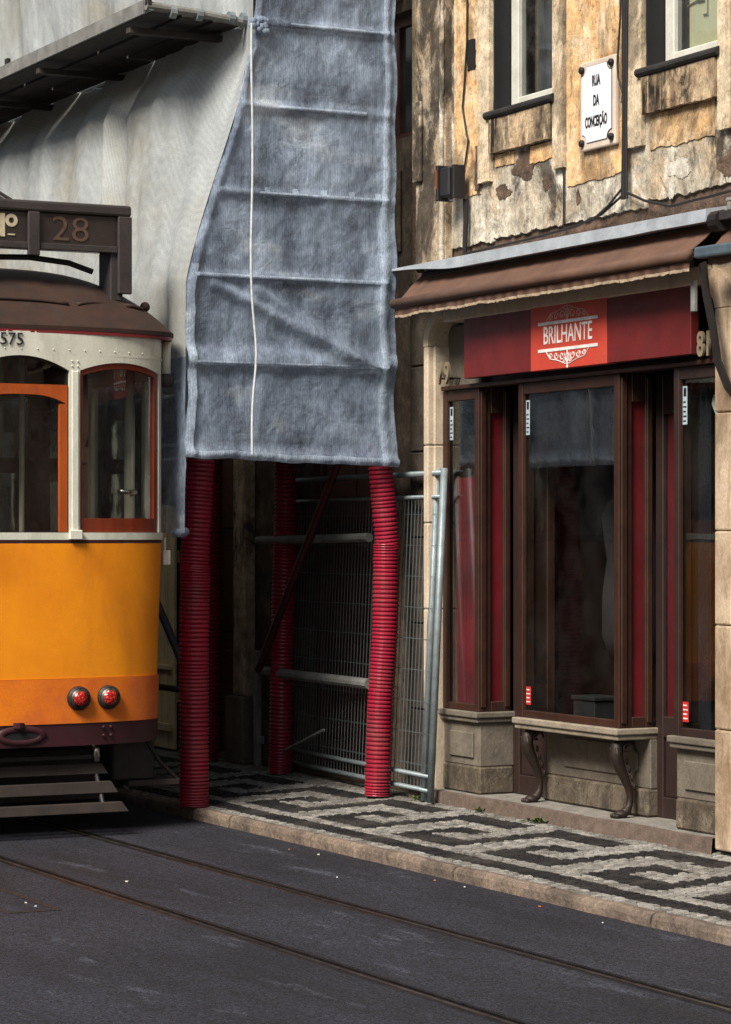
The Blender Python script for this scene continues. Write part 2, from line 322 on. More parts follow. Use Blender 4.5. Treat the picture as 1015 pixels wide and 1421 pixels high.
M['oppyellow'] = mat('yellow_stucco', (.55, .42, .18), (.48, .36, .15), 1.5, .85, grime=.3, gscale=1.2, gst=(1, 1, .3), bump=.1, bscale=20)
M['oppglass'] = mat('dark_window_pane', (.03, .035, .04), None, 3, .1, grime=0, spec=.6)

# ------------------------------------------------------------------ mesh building
def smoothstep(a, b, x):
    t = max(0, min(1, (x - a) / (b - a))); return t * t * (3 - 2 * t)

class MB:
    def __init__(s): s.v, s.f = [], []
    def add(s, vs, fs):
        o = len(s.v); s.v += [tuple(p) for p in vs]; s.f += [tuple(i + o for i in f) for f in fs]; return s
    def box(s, x0, x1, y0, y1, z0, z1):
        if x0 > x1: x0, x1 = x1, x0
        if y0 > y1: y0, y1 = y1, y0
        if z0 > z1: z0, z1 = z1, z0
        return s.add([(x0, y0, z0), (x1, y0, z0), (x1, y1, z0), (x0, y1, z0), (x0, y0, z1), (x1, y0, z1), (x1, y1, z1), (x0, y1, z1)],
                     [(0, 3, 2, 1), (4, 5, 6, 7), (0, 1, 5, 4), (1, 2, 6, 5), (2, 3, 7, 6), (3, 0, 4, 7)])
    def quad(s, a, b, c, d): return s.add([a, b, c, d], [(0, 1, 2, 3)])
    def hexa(s, p):                                # 8 points, bottom 4 then top 4
        return s.add(p, [(0, 3, 2, 1), (4, 5, 6, 7), (0, 1, 5, 4), (1, 2, 6, 5), (2, 3, 7, 6), (3, 0, 4, 7)])
    def tube(s, pts, r, n=8, cap=True):
        pts = [Vector(p) for p in pts]; m = len(pts)
        rr = r if isinstance(r, (list, tuple)) else [r] * m
        vs, fs = [], []
        up = None
        for i, p in enumerate(pts):
            t = (pts[min(i + 1, m - 1)] - pts[max(i - 1, 0)]).normalized()
            if up is None:
                up = Vector((0, 0, 1)) if abs(t.z) < .9 else Vector((1, 0, 0))
            a = (up - t * up.dot(t)).normalized(); b = t.cross(a); up = a
            for k in range(n):
                w = 2 * math.pi * k / n
                vs.append(p + (a * math.cos(w) + b * math.sin(w)) * rr[i])
        for i in range(m - 1):
            for k in range(n):
                k2 = (k + 1) % n
                fs.append((i * n + k, i * n + k2, (i + 1) * n + k2, (i + 1) * n + k))
        if cap:
            fs.append(tuple(range(n - 1, -1, -1))); fs.append(tuple((m - 1) * n + k for k in range(n)))
        return s.add(vs, fs)
    def grid(s, fn, nu, nv, flip=False):
        vs = [fn(i / nu, j / nv) for j in range(nv + 1) for i in range(nu + 1)]
        fs = []
        for j in range(nv):
            for i in range(nu):
                a = j * (nu + 1) + i
                q = (a, a + 1, a + nu + 2, a + nu + 1)
                fs.append(q[::-1] if flip else q)
        return s.add(vs, fs)
    def prism_xz(s, poly, y0, y1):                # outline in X,Z counter-clockwise seen from -Y
        n = len(poly)
        vs = [(x, y0, z) for x, z in poly] + [(x, y1, z) for x, z in poly]
        fs = [tuple(range(n)), tuple(range(2 * n - 1, n - 1, -1))]
        for i in range(n):
            j = (i + 1) % n; fs.append((j, i, n + i, n + j))
        return s.add(vs, fs)
    def ball(s, c, r, nu=10, nv=7, sc=(1, 1, 1)):
        vs = [(c[0], c[1], c[2] - r * sc[2])]
        for j in range(1, nv):
            a = -math.pi / 2 + math.pi * j / nv
            for i in range(nu):
                b = 2 * math.pi * i / nu
                vs.append((c[0] + r * sc[0] * math.cos(a) * math.cos(b), c[1] + r * sc[1] * math.cos(a) * math.sin(b), c[2] + r * sc[2] * math.sin(a)))
        vs.append((c[0], c[1], c[2] + r * sc[2]))
        fs = [(0, 1 + (i + 1) % nu, 1 + i) for i in range(nu)]
        for j in range(nv - 2):
            for i in range(nu):
                a = 1 + j * nu + i; b = 1 + j * nu + (i + 1) % nu
                fs.append((a, b, b + nu, a + nu))
        t = len(vs) - 1; o = 1 + (nv - 2) * nu
        fs += [(o + i, o + (i + 1) % nu, t) for i in range(nu)]
        return s.add(vs, fs)
    def build(s, name, m, parent=None, bevel=0, smooth=False, solid=0, seg=1):
        me = bpy.data.meshes.new(name)
        org = ORG.get(parent.name, Vector()) if parent else Vector()
        me.from_pydata([(x - org.x, y - org.y, z - org.z) for x, y, z in s.v], [], s.f)
        me.materials.append(m if not isinstance(m, str) else M[m])
        if smooth:
            for p in me.polygons: p.use_smooth = True
        me.update()
        o = bpy.data.objects.new(name, me); COL.objects.link(o)
        if parent: o.parent = parent
        ORG[o.name] = org
        if solid:
            k = o.modifiers.new('solid', 'SOLIDIFY'); k.thickness = abs(solid); k.offset = -1 if solid > 0 else 1
            if smooth: e_ = o.modifiers.new('split', 'EDGE_SPLIT'); e_.split_angle = R(40)
        if bevel:
            k = o.modifiers.new('bevel', 'BEVEL'); k.width = bevel; k.segments = seg; k.limit_method = 'ANGLE'; k.angle_limit = R(40)
        return o
ORG = {}

def tag(o, label=None, cat=None, group=None, kind=None):
    if label: o['label'] = label
    if cat: o['category'] = cat
    if group: o['group'] = group
    if kind: o['kind'] = kind
    return o
def thing(name, loc, label, cat, group=None):
    o = bpy.data.objects.new(name, None); COL.objects.link(o); o.location = loc
    o.empty_display_size = .2
    ORG[o.name] = Vector(loc)
    return tag(o, label, cat, group)
def part(name, m, parent, *boxes, bevel=.004, **k):
    mb = MB()
    for b in boxes: mb.box(*b)
    return mb.build(name, m, parent, bevel=bevel, **k)
def text(name, body, size, m, parent, loc, rot, sx=1, extrude=.002, offset=0.0, align='CENTER'):
    c = bpy.data.curves.new(name, 'FONT'); c.body = body; c.size = size; c.align_x = align; c.align_y = 'CENTER'
    c.extrude = extrude; c.offset = offset; c.resolution_u = 4
    o = bpy.data.objects.new('tmp', c); COL.objects.link(o)
    bpy.context.view_layer.update()
    me = bpy.data.meshes.new_from_object(o.evaluated_get(bpy.context.evaluated_depsgraph_get()))
    bpy.data.objects.remove(o)
    me.transform(Matrix.Translation(Vector(loc) - (ORG[parent.name] if parent else Vector())) @ Matrix.Rotation(rot[2], 4, 'Z') @ Matrix.Rotation(rot[0], 4, 'X') @ Matrix.Diagonal((sx, 1, 1, 1)))
    me.materials.clear(); me.materials.append(M[m] if isinstance(m, str) else m); me.name = name
    o = bpy.data.objects.new(name, me); COL.objects.link(o)
    if parent: o.parent = parent; ORG[o.name] = ORG[parent.name]
    return o
FACE = (R(90), 0, 0)        # text on the street facade
FRONT = (R(90), 0, R(90))   # text on the tram front
def nz(x, y=0, z=0): return mn.noise(Vector((x, y, z)))
def copy_tree(o, parent=None):
    c = o.copy(); COL.objects.link(c)
    if parent: c.parent = parent; c.matrix_parent_inverse = o.matrix_parent_inverse
    for ch in list(o.children): copy_tree(ch, c)
    return c

# ------------------------------------------------------------------ the ground
RAIL_Y = (5.005, 5.885)
KY = 6.80                                   # road face of the kerb
def pave_z(y): return .070 + (y - 6.90) * .039
mb = MB()
edges = [-60, RAIL_Y[0] - .055, RAIL_Y[0] + .055, RAIL_Y[1] - .055, RAIL_Y[1] + .055, KY]
for a, b in ((0, 1), (2, 3), (4, 5)):
    xs = [-150, -40, -25, -15, -8, 0, 60]
    for i in range(len(xs) - 1):
        mb.quad((xs[i], edges[a], 0), (xs[i + 1], edges[a], 0), (xs[i + 1], edges[b], 0), (xs[i], edges[b], 0))
tag(mb.build('road', 'asphalt'), kind='structure')
tag(MB().quad((-150, -60, -.2), (60, -60, -.2), (60, 40, -.2), (-150, 40, -.2)).build('ground', 'joint'), kind='structure')
for y, lab in ((RAIL_Y[0], 'grooved steel tram rail nearest the bottom left corner of the road'), (RAIL_Y[1], 'grooved steel tram rail nearer the kerb, running under the tram')):
    t = thing('tram_rail', (-12, y, 0), lab, 'rail', 'tram rails in the asphalt')
    part('rail_head', 'rail', t, (-120, 40, y - .052, y + .004, -.12, .004), bevel=.006)
    part('running_surface', 'polished', t, (-120, 40, y - .034, y - .016, .0042, .0062), bevel=0)
    part('groove', 'groove', t, (-120, 40, y + .004, y + .036, -.12, -.035), bevel=0)
    part('guard_lip', 'rail', t, (-120, 40, y + .036, y + .052, -.12, .002), bevel=.003)

# kerb of separate stones
kerb = tag(MB().box(-100, 40, KY + .02, 6.862, -.1, .04).build('kerb', 'joint'), kind='structure')
x = -40.0
rk = random.Random(3)
while x < -6:
    L = rk.choice((.55, .8, .95, 1.15, 1.3))
    dz = rk.uniform(-.004, .004); dy = rk.uniform(-.006, .006)
    mbk = MB()
    n = 9
    for i in range(n):                       # a worn stone: slightly uneven profile along its length
        xa, xb = x + .005 + (L - .012) * i / n, x + .005 + (L - .012) * (i + 1) / n
        def prof(xx):
            w = .006 * nz(xx * 4, 1.3); e = .007 * nz(xx * 5, 7.7)
            y0 = KY + dy + w; zt = .072 + dz + e
            return [(xx, y0, -.05), (xx, y0 + .004, zt - .030), (xx, y0 + .012, zt - .009), (xx, y0 + .030, zt), (xx, 6.868, zt - .001), (xx, 6.868, -.05)]
        A, B = prof(xa), prof(xb)
        fs = [(j, j + 1, 6 + j + 1, 6 + j)[::-1] for j in range(5)]
        if i == 0: fs.append((0, 1, 2, 3, 4, 5)[::-1])
        if i == n - 1: fs.append((6, 7, 8, 9, 10, 11))
        mbk.add(A + B, fs)
    mbk.build('kerb_stone', 'kerb', kerb, smooth=False)
    x += L

# pavement: sand bed, then every cobble
pav = MB().quad((-100, 6.86, pave_z(6.86) - .012), (40, 6.86, pave_z(6.86) - .012), (40, 9.2, pave_z(9.2) - .012), (-100, 9.2, pave_z(9.2) - .012)).build('pavement', 'joint')
tag(pav, kind='structure')
def is_black(x, y):
    if 6.965 < y < 7.115: return True
    P = 1.03; x0 = -12.12
    u = (x - x0) % P                          # meander of rectangular hooks
    def inr(a, b, c, d):
        for k in (0, P, -P):
            if a <= u + k <= b and c <= y <= d: return True
        return False
    return (inr(0, .78, 7.85, 8.03) or inr(0, .17, 7.22, 8.03) or inr(-.56, .17, 7.22, 7.39)
            or inr(-.56, -.40, 7.22, 7.68) or inr(-.56, -.22, 7.54, 7.70))
def proj(x, y, z):
    D = -x * CP + y * SP; r = x * SP + y * CP
    return 507.5 + 3700 * r / D, 746 - 3700 * (z - 1.8) / D, D
rc = random.Random(11)
cobs = []
PX, PY = .0500, .0480
y = 6.870
row = 0
while y < 8.24:
    x = -21.0 + (row % 2) * PX * .5
    while x < -8.6:
        w = PX * rc.uniform(.88, .99); d = PY * rc.uniform(.88, .99)
        cx = x + PX / 2 + rc.uniform(-.004, .004) + .008 * nz(y * 3, x * 2); cy = y + PY / 2 + .012 * nz(x * 1.5, row * .3)
        zt = pave_z(cy) + rc.uniform(-.0015, .0015) + .005 * nz(cx * 1.2, cy * 1.2)
        j = lambda: rc.uniform(-.003, .003)
        top = [(cx - w / 2 + .005 + j(), cy - d / 2 + .005 + j(), zt), (cx + w / 2 - .005 + j(), cy - d / 2 + .005 + j(), zt + rc.uniform(-.003, .003)), (cx + w / 2 - .005 + j(), cy + d / 2 - .005 + j(), zt), (cx - w / 2 + .005 + j(), cy + d / 2 - .005 + j(), zt + rc.uniform(-.003, .003))]
        bot = [(cx - w / 2, cy - d / 2, zt - .022), (cx + w / 2, cy - d / 2, zt - .022), (cx + w / 2, cy + d / 2, zt - .022), (cx - w / 2, cy + d / 2, zt - .022)]
        px, py, D = proj(cx, cy, zt)
        cobs.append((D if px < 1012 else 1e3 + D, bot + top, is_black(cx, cy), rc.random()))
        x += PX
    y += PY; row += 1
cobs.sort(key=lambda c: c[0])
CF = [(4, 5, 6, 7), (0, 1, 5, 4), (1, 2, 6, 5), (2, 3, 7, 6), (3, 0, 4, 7)]
for D, p, b, t in cobs[:300]:
    MB().add(p, CF).build('cobblestone', 'cobblack' if b else 'cobwhite', pav)
for blk in (False, True):
    mb = MB(); tones = []
    for D, p, b, t in cobs[300:]:
        if b == blk: mb.add(p, CF); tones += [t] * 5
    o = mb.build('cobblestones', 'cobblack' if blk else 'cobwhite', pav)
    at = o.data.attributes.new('tone', 'FLOAT', 'FACE'); at.data.foreach_set('value', tones)
    tag(o, kind='stuff')

# far side of the street
tag(MB().box(-100, 40, -5.2, -2.9, -.05, .1).build('far_pavement', 'joint'), kind='structure')

# ------------------------------------------------------------------ walls with openings
def wall(mb, x0, x1, z0, z1, yf, yb, openings):
    xs = sorted({x0, x1, *[v for o in openings for v in o[:2]]}); zs = sorted({z0, z1, *[v for o in openings for v in o[2:]]})
    for i in range(len(xs) - 1):
        for j in range(len(zs) - 1):
            cx, cz = (xs[i] + xs[i + 1]) / 2, (zs[j] + zs[j + 1]) / 2
            if any(a < cx < b and c < cz < d for a, b, c, d in openings): continue
            A = [(xs[i], zs[j]), (xs[i + 1], zs[j]), (xs[i + 1], zs[j + 1]), (xs[i], zs[j + 1])]
            mb.quad(*[(x, yf, z) for x, z in A]); mb.quad(*[(x, yb, z) for x, z in A[::-1]])
    for a, b, c, d in openings:
        mb.quad((a, yf, c), (a, yf, d), (a, yb, d), (a, yb, c)); mb.quad((b, yf, d), (b, yf, c), (b, yb, c), (b, yb, d))
        mb.quad((b, yf, c), (a, yf, c), (a, yb, c), (b, yb, c)); mb.quad((a, yf, d), (b, yf, d), (b, yb, d), (a, yb, d))
    mb.quad((x0, yf, z1), (x1, yf, z1), (x1, yb, z1), (x0, yb, z1))
    mb.quad((x0, yf, z0), (x0, yf, z1), (x0, yb, z1), (x0, yb, z0)); mb.quad((x1, yf, z1), (x1, yf, z0), (x1, yb, z0), (x1, yb, z1))
    return mb
def ragged(x0, x1, z0, z1, y0, y1, sides='b', amp=.03, step=.03, seed=0):
    """a coat of plaster with broken edges on the given sides (b, t, l, r)"""
    def edge(a, b, on, k):
        L = math.hypot(b[0] - a[0], b[1] - a[1]); n = max(1, int(L / step)) if on else 1
        nx, nzz = (b[1] - a[1]) / L, -(b[0] - a[0]) / L
        out = []
        for i in range(n):
            t = i / n
            d = 0 if (i == 0 or not on) else amp * (1.1 * nz(t * L * 4, seed * 3.1 + k) + .8 * nz(t * L * 14, seed + k * 2.2) + .5 * nz(t * L * 40, seed))
            out.append((a[0] + (b[0] - a[0]) * t + nx * d, a[1] + (b[1] - a[1]) * t + nzz * d))
        return out
    p = edge((x0, z0), (x1, z0), 'b' in sides, 1) + edge((x1, z0), (x1, z1), 'r' in sides, 2) + edge((x1, z1), (x0, z1), 't' in sides, 3) + edge((x0, z1), (x0, z0), 'l' in sides, 4)
    return MB().prism_xz(p, y0, y1)

# ------------------------------------------------------------------ the ochre townhouse above the shop
YW = 8.28
house = thing('townhouse', (-12, YW, 0), 'weathered ochre townhouse with peeling plaster above the red shop', 'building')
W1 = (-14.35, -13.60, 4.44, 6.60); W2 = (-12.63, -11.89, 4.44, 6.60)
W3 = (-10.91, -10.18, 4.44, 6.60); W4 = (-9.20, -8.47, 4.44, 6.60)
SHOP = (-14.96, -11.75, .0, 3.22)
mbw = MB()
wall(mbw, -15.45, -6.0, 0, 9.5, YW, YW + .4, [SHOP, W1, W2, W3, W4])
mbw.build('wall', 'masonry', house)
YR = YW - .018                                       # grey render coat
for i, (a, b, c, d, s) in enumerate(((-14.90, -14.352, 3.64, 9.5, 'b'), (-14.352, -13.598, 3.66, 4.438, 'b'), (-13.598, -12.632, 3.66, 9.5, 'b'), (-12.632, -11.888, 3.70, 4.438, 'b'), (-11.888, -10.912, 3.70, 9.5, 'b'), (-10.912, -6, 3.7, 4.438, 'b'),
                                     (-14.352, -13.598, 6.602, 9.5, ''), (-12.632, -11.888, 6.602, 9.5, ''), (-10.178, -6, 4.438, 9.5, ''))):
    ragged(a, b, c, d, YR, YW - .0015, s, .022, .018, i + 1).build('render_coat', 'render', house)
YO = YR - .007                                       # ochre coat, broken off along its lower edge
for i, (a, b, c, d, s) in enumerate(((-14.84, -14.50, 3.95, 9.4, 'br'), (-13.475, -12.80, 3.88, 9.4, 'b'), (-12.58, -11.95, 3.97, 4.17, 'bl'), (-11.73, -11.06, 3.9, 9.4, 'b'), (-13.90, -13.63, 4.06, 4.165, 'bl'), (-14.32, -14.09, 4.09, 4.165, 'br'))):
    ragged(a, b, c, d, YO, YR - .001, s, .016, .015, i + 31).build('plaster_coat', 'ochre', house)
def blob(cx, cz, rx, rz, y0, y1, seed):
    p = []
    for k in range(96):
        a = 2 * math.pi * k / 96
        r = 1 + .5 * nz(math.cos(a) * .9 + seed, math.sin(a) * .9) + .18 * nz(math.cos(a) * 3, math.sin(a) * 3 + seed) + .14 * nz(k * .9, seed) + .10 * nz(k * 2.7, seed)
        p.append((cx + rx * r * math.cos(a), cz + rz * r * math.sin(a)))
    return MB().prism_xz(p, y0, y1)
blob(-13.97, 4.06, .15, .085, YR - .004, YR - .001, 5).build('bare_patch', 'masonry', house)
blob(-14.22, 3.93, .09, .045, YR - .0038, YR - .001, 15).build('bare_patch', 'masonry', house)
blob(-13.70, 3.93, .05, .05, YR - .0036, YR - .001, 25).build('bare_patch', 'masonry', house)
blob(-12.30, 3.84, .10, .055, YR - .0045, YR - .001, 35).build('white_patch', 'whitewash', house)
blob(-12.37, 3.745, .035, .06, YR - .0040, YR - .001, 45).build('white_patch', 'whitewash', house)
blob(-11.82, 3.80, .12, .07, YR - .0042, YR - .001, 55).build('stained_patch', 'masonry', house)
blob(-13.35, 3.80, .02, .045, YR - .0042, YR - .001, 65).build('bare_patch', 'masonry', house)
# edge pilaster towards the scaffolding
part('pilaster', 'pilaster', house, (-15.27, -14.885, YW - .075, YW - .002, 3.52, 9.5), bevel=.012)
part('pilaster_band', 'pilaster', house, (-15.265, -15.16, YW - .10, YW - .0755, 4.10, 4.62), bevel=.006)
ragged(-14.925, -14.886, 3.56, 9.4, YW - .085, YW - .0755, 'lr', .01, .03, 61).build('pale_edge_strip', 'render', house)
# ground floor stone beside and right of the shop
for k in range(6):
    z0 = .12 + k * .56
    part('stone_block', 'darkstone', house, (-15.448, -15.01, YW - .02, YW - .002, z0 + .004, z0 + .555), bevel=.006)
for k in range(6):
    z0 = .12 + k * .56
    part('stone_block', 'warmjamb', house, (-11.597, -11.10, YW - .05, YW - .002, z0 + .004, z0 + .555), bevel=.006)
for k in range(6):
    z0 = .12 + k * .56
    part('stone_block', 'jamb', house, (-11.092, -10.50, YW - .05, YW - .002, z0 + .004, z0 + .555), bevel=.006)

for wi, (a, b, c, d) in enumerate((W1, W2, W3, W4)):
    for (p, q, nm) in ((a - .145, a - .002, 'l'), (b + .002, b + .12, 'r')):
        ragged(p, q, 3.99 + (.02 if nm == 'l' else 0), 7.0, YW - .05, YR - .001, 'b', .008, .02, 70 + wi * 2 + (nm == 'r')).build('window_surround', 'palestrip', house)
    ragged(a + .01, b - .01, 4.175, 4.385, YW - .062, YR - .001, 'b', .006, .03, 80 + wi).build('apron_panel', 'apronstone', house)
    part('reveal', 'reveal', house, (a, a + .012, YW - .017, YW + .15, c + .001, d), bevel=0)  # near-black strip on the left side of the opening only
    fr = part('window_frame', 'pvc', house, (a + .013, a + .10, YW + .10, YW + .16, c, d), (b - .075, b - .001, YW + .10, YW + .16, c, d), (a + .1005, b - .0755, YW + .10, YW + .16, c, c + .085), (a + .1005, b - .0755, YW + .10, YW + .16, d - .07, d), (a + .1005, b - .0755, YW + .11, YW + .15, 5.75, 5.80), bevel=.006)
    part('pane', 'oldglass', fr, (a + .1005, b - .0755, YW + .128, YW + .134, c + .085, d - .07), bevel=0)
    mb = MB()
    mb.tube([(a - .03, YW - .055, c - .025), (a + .2, YW - .060, c - .028), (b - .2, YW - .058, c - .026), (b + .025, YW - .055, c - .025)], .026, 10)
    mb.box(a - .02, b + .015, YW - .05, YW + .10, c - .045, c - .003)
    mb.build('sill', 'sillstone', house, smooth=False)
    x0, x1 = a + .02, b - .02
    mb = MB()
    cx0, cx1 = (a + .06, b - .04) if wi != 1 else (a - .05, a + .30)
    mb.grid(lambda u, v: (cx0 + (cx1 - cx0) * u, YW + .24 + .022 * math.sin(u * (cx1 - cx0) * 62 + 1.3 * math.sin(v * 3)) + .01 * nz(u * 9, v * 3), 4.4 + 2.3 * v), 60, 12)
    mb.build('curtain', 'curtain', house, smooth=True)
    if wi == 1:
        part('yellow_reflection', 'yellowreflection', house, (a + .185, b, YW + .150, YW + .155, 4.40, 6.7), bevel=0)  # panel added behind the pane to stand in for a reflected yellow house
        mb = MB().tube([(a + .17, YW + .145, 4.775), (a + .27, YW + .143, 4.79)], .005, 6).tube([(a + .27, YW + .143, 4.79), (a + .34, YW + .143, 4.785)], .009, 8).tube([(a + .33, YW + .144, 4.70), (a + .37, YW + .144, 4.70)], .005, 6).tube([(a + .37, YW + .144, 4.69), (a + .37, YW + .144, 4.78)], .004, 6)
        mb.build('lamp_reflection', 'oppwall', house)  # added rods shaped like the street lamp in that reflection
    part('room', 'room', house, (a - .6, b + .6, YW + 2.4, YW + 2.45, 3.6, 7.2), (a - .60, a - .56, YW + .42, YW + 2.4, 3.6, 7.2), (b + .56, b + .6, YW + .42, YW + 2.4, 3.6, 7.2), (a - .55, b + .55, YW + .42, YW + 2.4, 3.6, 3.65), bevel=0)
part('roof', 'masonry', house, (-15.45, -6.0, YW - .3, YW + 8, 9.5, 9.7), bevel=0)

# ------------------------------------------------------------------ shopfront
shop = thing('shopfront', (-13.45, 8.2, .2), 'brown wooden shopfront with three bay windows under a dark red fascia', 'shopfront')
YF = 8.215
ZS = .20
# stone surround in blocks with rounded upper corners
def arch_pts(xo, sgn, r=.24):
    return [(xo + sgn * (r - r * math.cos(t)), 3.02 + r * math.sin(t)) for t in [k * math.pi / 16 for k in range(9)]]
for xo, w, sgn, nb in ((-15.005, .062, 1, 5), (-11.60, .155, -1, 5)):
    zz = ZS - .06
    for k in range(nb):
        z1 = 3.02 if k == nb - 1 else ZS - .06 + (3.02 - ZS + .06) * (k + 1) / nb + rk.uniform(-.07, .07)
        x0, x1 = sorted((xo, xo + sgn * w))
        part('jamb_block', 'jamb' if sgn > 0 else 'warmjamb', shop, (x0, x1, 8.12, 8.30, zz + .002, z1 - .002), bevel=.010, seg=2)
        if sgn > 0: part('jamb_fillet', 'jamb', shop, (x1 + .004, x1 + .028, 8.155, 8.30, zz + .002, z1 - .002), bevel=.006)
        else: part('jamb_fillet', 'jamb', shop, (x0 - .034, x0 - .004, 8.155, 8.30, zz + .002, z1 - .002), bevel=.006)
        zz = z1
    A = arch_pts(xo, sgn); B = [(xo + sgn * (w + (.24 - w) * (1 - math.cos(t))), 3.02 + (.24 - w) * math.sin(t)) for t in [k * math.pi / 16 for k in range(9)]]
    mb = MB()
    for i in range(8):
        q = [A[i], A[i + 1], B[i + 1], B[i]]
        if sgn < 0: q = q[::-1]
        q = q[::-1]
        mb.hexa([(x, 8.12, z) for x, z in q] + [(x, 8.30, z) for x, z in q])
    mb.build('surround_corner', 'jamb' if sgn > 0 else 'warmjamb', shop)
part('lintel', 'jamb', shop, (-14.76, -11.85, 8.125, 8.30, 3.16, 3.26), bevel=.008)
part('spandrel', 'basestone', shop, (-14.93, -14.50, 8.26, 8.30, 2.765, 3.15), bevel=.004)
part('header', 'darkwood', shop, (-14.93, -11.80, 8.305, 8.45, 2.77, 3.20), bevel=0)
part('header_rail', 'wood', shop, (-14.90, -11.80, 8.19, 8.30, 2.735, 2.762), bevel=.005)
# raised granite step
stp = MB(); stt = MB()
n = 26
for i in range(n):
    xa, xb = -15.2 + 3.42 * i / n, -15.2 + 3.42 * (i + 1) / n
    fa, fb = [8.115 + .012 * nz(xx * 2.3, 5) for xx in (xa, xb)]
    za, zb = [.195 + .008 * nz(xx * 2.1, 9) for xx in (xa, xb)]
    stp.add([(xa, fa, .08), (xb, fb, .08), (xb, fb + .012, zb), (xa, fa + .012, za), (xb, fb + .05, zb + .002), (xa, fa + .05, za + .002)], [(0, 1, 2, 3), (3, 2, 4, 5)])
    stt.add([(xa, fa + .05, za + .002), (xb, fb + .05, zb + .002), (xb, 9.0, zb + .003), (xa, 9.0, za + .003)], [(0, 1, 2, 3)])
stp.build('granite_step', 'step', shop); stt.build('step_top', 'steptop', shop)

def display_bay(x0, x1, left_side, right_side, base_y, kind):
    """one window bay: stone base, sill, wooden posts, glass front and glass returns"""
    yb = YF + .235
    zt = 2.735
    # base
    if kind == 'legs':
        part('stone_base', 'basestone', shop, (x0, x1 + .02, base_y, yb + .12, .36, .645), bevel=.006)
        part('base_plinth', 'plinth', shop, (x0 - .005, x1 + .025, base_y - .025, yb + .10, ZS, .36), bevel=.012)
        n = .04
        def rim(xa, xb, za, zb):
            return [(xa + n, za), (xb - n, za), (xb - n * .7, za + n * .7), (xb, za + n), (xb, zb - n), (xb - n * .7, zb - n * .7), (xb - n, zb), (xa + n, zb), (xa + n * .7, zb - n * .7), (xa, zb - n), (xa, za + n), (xa + n * .7, za + n * .7)]
        MB().prism_xz(rim(x0 + .18, x1 - .10, .42, .60), base_y - .014, base_y - .001).build('carved_panel', 'basestone', shop, bevel=.006)
    else:
        part('stone_base', 'basestone', shop, (x0, x1, base_y, yb + .02, .37, .645), bevel=.006)
        part('base_plinth', 'plinth', shop, (x0, x1 + (.008 if right_side else 0), base_y - .012, yb + .02, ZS - .005, .37), bevel=.014)
        w = x1 - x0
        ragged(x0 + .09, x1 - .07, .42, .58, base_y - .014, base_y - .001, 'l' if kind == 'r' else '', .012, .02, 91).build('carved_panel', 'basestone', shop, bevel=.005)
    so = .035
    sl = MB().box(x0 - (.02 if left_side else 0), x1 + (.03 if right_side else 0), YF - so, yb + .03, .675, .712)
    sl.box(x0 - (.01 if left_side else 0), x1 + (.018 if right_side else 0), YF - so + .014, yb + .025, .645, .6745)
    sl.build('stone_sill', 'sill' if kind == 'legs' else 'basestone', shop, bevel=.007, seg=2)
    # posts
    P = .05
    fr = MB()
    fr.box(x0, x0 + P, YF, YF + .05, .7125, zt); fr.box(x1 - P, x1, YF, YF + .05, .7125, zt)
    fr.box(x0 + P + .0005, x1 - P - .0005, YF + .004, YF + .046, .7125, .757); fr.box(x0 + P + .0005, x1 - P - .0005, YF + .004, YF + .046, zt - .07, zt)
    f = fr.build('bay_frame', 'wood' if kind != 'r' else 'darkwood', shop, bevel=.004)
    part('pane', 'glass', f, (x0 + P + .0005, x1 - P - .0005, YF + .022, YF + .027, .757, zt - .07), bevel=0)
    bead = MB()
    bead.box(x0 + P + .001, x0 + P + .012, YF + .006, YF + .021, .758, zt - .071); bead.box(x1 - P - .012, x1 - P - .001, YF + .006, YF + .021, .758, zt - .071)
    bead.build('glazing_bead', 'wood', f)
    for side, xs in ((left_side, x0), (right_side, x1)):
        if not side: continue
        sg = 1 if xs == x1 else -1
        xa, xb = sorted((xs - sg * .045, xs))
        r = MB().box(xa, xb, YF + .051, YF + .088, .7125, zt).box(xa, xb, yb - .055, yb, .7125, zt)
        r.box(xa, xb, YF + .0885, yb - .0555, .7125, .775).box(xa, xb, YF + .0885, yb - .0555, zt - .16, zt)
        xa2, xb2 = sorted((xs, xs + sg * .012))
        r.box(xa2, xb2, YF + .012, YF + .05, .74, zt - .02).box(xa2, xb2, yb - .05, yb - .014, .74, zt - .02)
        rr = r.build('return_frame', 'wood', shop, bevel=.004)
        part('infill_panel', 'redpanel' if sg > 0 else 'darkwood', rr, (xs - sg * .026 - .002, xs - sg * .026 + .002, YF + .0885, yb - .0555, .775, zt - .16), bevel=0)
BL = (-14.92, -14.455); BC = (-13.97, -12.84); BR = (-12.285, -11.80)
display_bay(*BL, False, True, YF + .01, 'l')
display_bay(*BC, True, True, YF + .20, 'legs')
display_bay(*BR, True, False, YF + .02, 'r')
